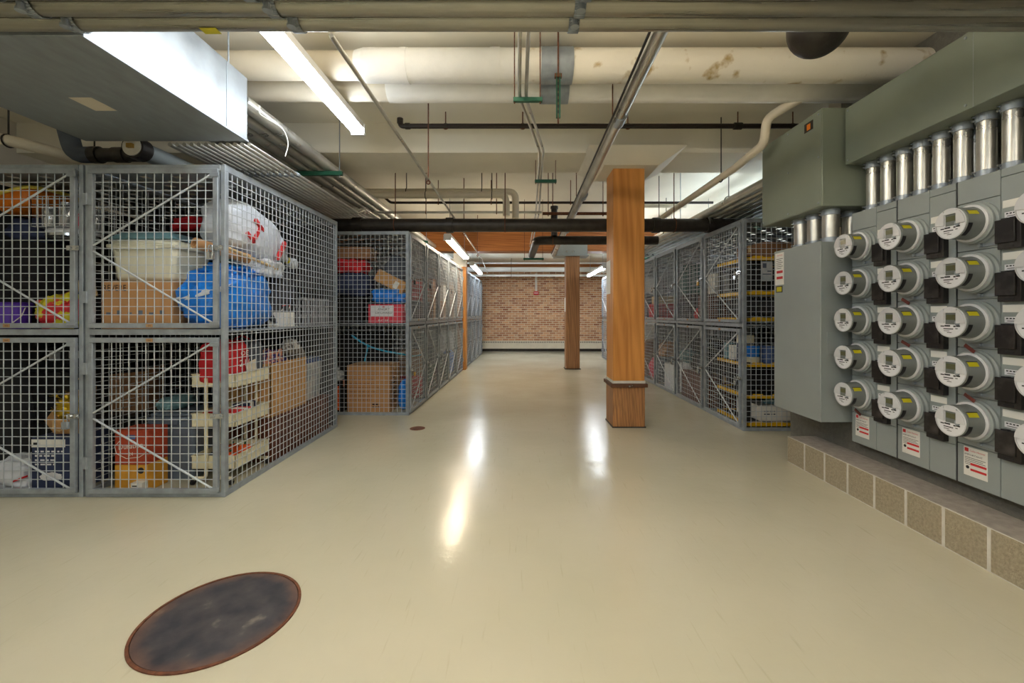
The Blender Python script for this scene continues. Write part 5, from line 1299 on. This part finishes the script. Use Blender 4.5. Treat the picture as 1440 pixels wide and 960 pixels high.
t = thing('paper_label', 'printed paper sheet taped to the mesh beside the grey enclosure', 'paper', (2.66, 4.584, 1.6))
MB().bx(2.60, 2.715, 4.584, 4.5855, 1.60, 1.81).build('sheet', M['tote_clear'], t, w=True)
b = MB().bx(2.61, 2.65, 4.583, 4.584, 1.74, 1.79).bx(2.66, 2.705, 4.583, 4.584, 1.70, 1.712).bx(2.61, 2.70, 4.583, 4.584, 1.67, 1.68); b.build('print', M['slate'], t, w=True)

# fill of the other lockers: (kind, x, y, z-tier, sizes, material, words)
def put(row, k, items, wherewords):
    t = (rowL if row == 'L' else rowR)[k][0]; Mw = WM[t.name]; rz = math.degrees(Mw.to_euler().z)
    for (kind, x, y, z, d, m, wds) in items:
        base = Mw @ Vector((x, y, z)); lab = wds + ' in the ' + wherewords
        if kind == 'c': carton(base, d, lab, m, rz)
        elif kind == 't': tote(base, d, lab, m, m, rz)
        elif kind == 's': suitcase(base, d, lab, m, rz)
        elif kind == 'b': soft(base, d, lab, m, seed=int(x * 91 + y * 37 + z * 11 + k * 5), rz=rz)
        elif kind == 'w': carton(base, d, lab, m, rz, name='white_carton', cat='box', tape='white')
L0 = .002
W = lambda k, r: '%s %s locker' % (nm[k], 'drain-side' if r == 'L' else 'meter-side')
dk = lambda u: [('s', .42, 1.1, (S if u else L0), (.7, .3, .95), 'blk_fab', 'black suitcase %s' % ('on the shelf' if u else 'on the floor')),
                ]
specL = {
 1: [('b', .3, .3, L0, (.5, .45, .36), 'redfab', 'dark red bag on the floor'), ('c', .42, .3, S, (.6, .4, .3), 'blk_fab', 'dark carton on the shelf'), ('b', .42, .28, S + .302, (.5, .4, .3), 'redfab', 'red and white bag above the dark carton'), ('t', .42, .75, L0, (.6, .4, .5), 'blackp', 'black tote on the floor'), ('c', .2, .25, L0 + .37, (.3, .3, .35), 'cardboard_dk', 'narrow brown carton')],
 2: [('c', .4, .3, S, (.5, .4, .4), 'cardboard', 'brown carton on the shelf'), ('b', .4, .3, L0, (.6, .45, .4), 'green_fab', 'mottled green bag on the floor'), ('w', .4, .3, L0 + .41, (.5, .4, .3), 'tote_blue', 'blue-grey carton'), ('c', .4, .3, S + .402, (.4, .35, .3), 'cardboard_dk', 'smaller brown carton')],
 3: [('c', .4, .3, S, (.6, .4, .35), 'cardboard', 'wide brown carton on the shelf'), ('b', .4, .3, L0, (.6, .4, .5), 'char', 'charcoal bag on the floor'), ('b', .4, .3, L0 + .5, (.55, .4, .4), 'white_bag', 'white crumpled bag'), ('w', .4, .3, S + .352, (.4, .35, .3), 'white', 'white carton')],
 4: [('b', .4, .3, L0, (.6, .4, .5), 'blue_bag', 'blue bag on the floor'), ('b', .4, .3, L0 + .48, (.5, .4, .4), 'white_bag', 'white bag above the blue one'), ('c', .4, .4, S, (.6, .5, .7), 'cardboard_dk', 'tall brown carton on the shelf')],
 5: [('b', .4, .3, S, (.6, .4, .6), 'slate', 'slate bag on the shelf'), ('c', .4, .3, L0, (.6, .4, .6), 'cardboard_dk', 'brown carton on the floor'), ('w', .4, .3, ZT + .002, (.5, .45, .26), 'cream', 'cream carton on the roof')],
 6: [('b', .4, .3, S, (.6, .4, .9), 'clear_bag', 'tall translucent bag on the shelf'), ('t', .4, .4, L0, (.6, .5, .5), 'tote_blue', 'blue-grey tote on the floor')],
 7: [('b', .4, .3, S, (.6, .4, .8), 'clear_bag', 'pale garment bag on the shelf'), ('c', .4, .4, L0, (.6, .5, .5), 'cardboard', 'brown carton on the floor')],
 8: [('t', .4, .4, S, (.6, .5, .5), 'blackp', 'black tote on the shelf'), ('c', .4, .4, L0, (.6, .5, .6), 'cardboard_dk', 'brown carton on the floor')],
}
specR = {
 1: [('c', .45, .3, L0, (.8, .5, .42), 'chest', 'brown box on the floor'), ('b', .45, .3, L0 + .43, (.6, .4, .25), 'char', 'dark cloth heap'), ('b', .45, .3, L0 + .68, (.7, .35, .22), 'blk_fab', 'black cloth heap under the shelf'), ('s', .45, 1.25, L0, (.8, .3, .95), 'blk_fab', 'black suitcase on the floor'), ('w', .78, .3, S + .38, (.26, .3, .26), 'white', 'white carton high up'), ('c', .72, .35, S, (.4, .5, .37), 'chest', 'brown box on the shelf'), ('b', .35, .3, S, (.35, .3, .2), 'redfab', 'red bag on the shelf'), ('s', .45, 1.25, S, (.8, .3, .95), 'blk_fab', 'black suitcase on the shelf')],
 2: [('w', .35, .3, L0, (.5, .4, .42), 'white_bag', 'pale carton on the floor'), ('b', .7, .3, L0, (.35, .35, .5), 'white_bag', 'white plastic bag on the floor'), ('b', .7, .3, L0 + .48, (.3, .3, .2), 'teal', 'pale blue bag above the white one'), ('b', .66, .35, S, (.4, .35, .42), 'char', 'charcoal bag on the shelf'), ('b', .66, .35, S + .4, (.36, .34, .5), 'teal_fab', 'teal and pink backpack above the charcoal bag'), ('s', .45, 1.25, L0, (.8, .3, .95), 'blk_fab', 'black suitcase on the floor'), ('s', .35, 1.25, S, (.6, .3, .95), 'blk_fab', 'black suitcase on the shelf')],
 3: [('b', .3, .3, L0, (.4, .4, .45), 'pinkfab', 'pink bag on the floor'), ('b', .68, .3, L0, (.4, .4, .5), 'slate', 'slate bag on the floor'), ('b', .68, .3, L0 + .48, (.4, .34, .25), 'cardboard', 'tan bag above the slate one'), ('c', .4, .3, S, (.4, .4, .3), 'redfab', 'red carton on the shelf'), ('c', .4, .3, S + .302, (.4, .3, .14), 'stick', 'flat tan carton above the red one'), ('c', .6, .9, S, (.6, .4, .7), 'cardboard_dk', 'brown carton at the back of the shelf')],
 4: [('c', .5, .4, L0, (.6, .5, .7), 'cardboard_dk', 'brown carton on the floor'), ('t', .5, .4, S, (.6, .5, .5), 'tote_blue', 'blue-grey tote on the shelf')],
 5: [('c', .5, .4, L0, (.6, .5, .6), 'blk_fab', 'dark carton on the floor'), ('b', .5, .4, S, (.6, .5, .6), 'white_bag', 'white bag on the shelf')],
 6: [('t', .5, .4, L0, (.6, .5, .6), 'blackp', 'black tote on the floor'), ('c', .5, .4, S, (.6, .5, .6), 'cardboard', 'brown carton on the shelf')],
 7: [('b', .5, .4, L0, (.6, .5, .5), 'redfab', 'red bag on the floor'), ('b', .5, .4, S, (.6, .5, .6), 'slate', 'slate bag on the shelf')],
}
for k, it in specL.items():
    put('L', k, it + [('s', .42, 1.3, S, (.7, .3, .95), 'blk_fab', 'black suitcase on the shelf'), ('s', .42, 1.3, L0, (.7, .3, .95), 'blk_fab', 'black suitcase on the floor')], W(k, 'L'))
for k, it in specR.items(): put('R', k, it, W(k, 'R'))
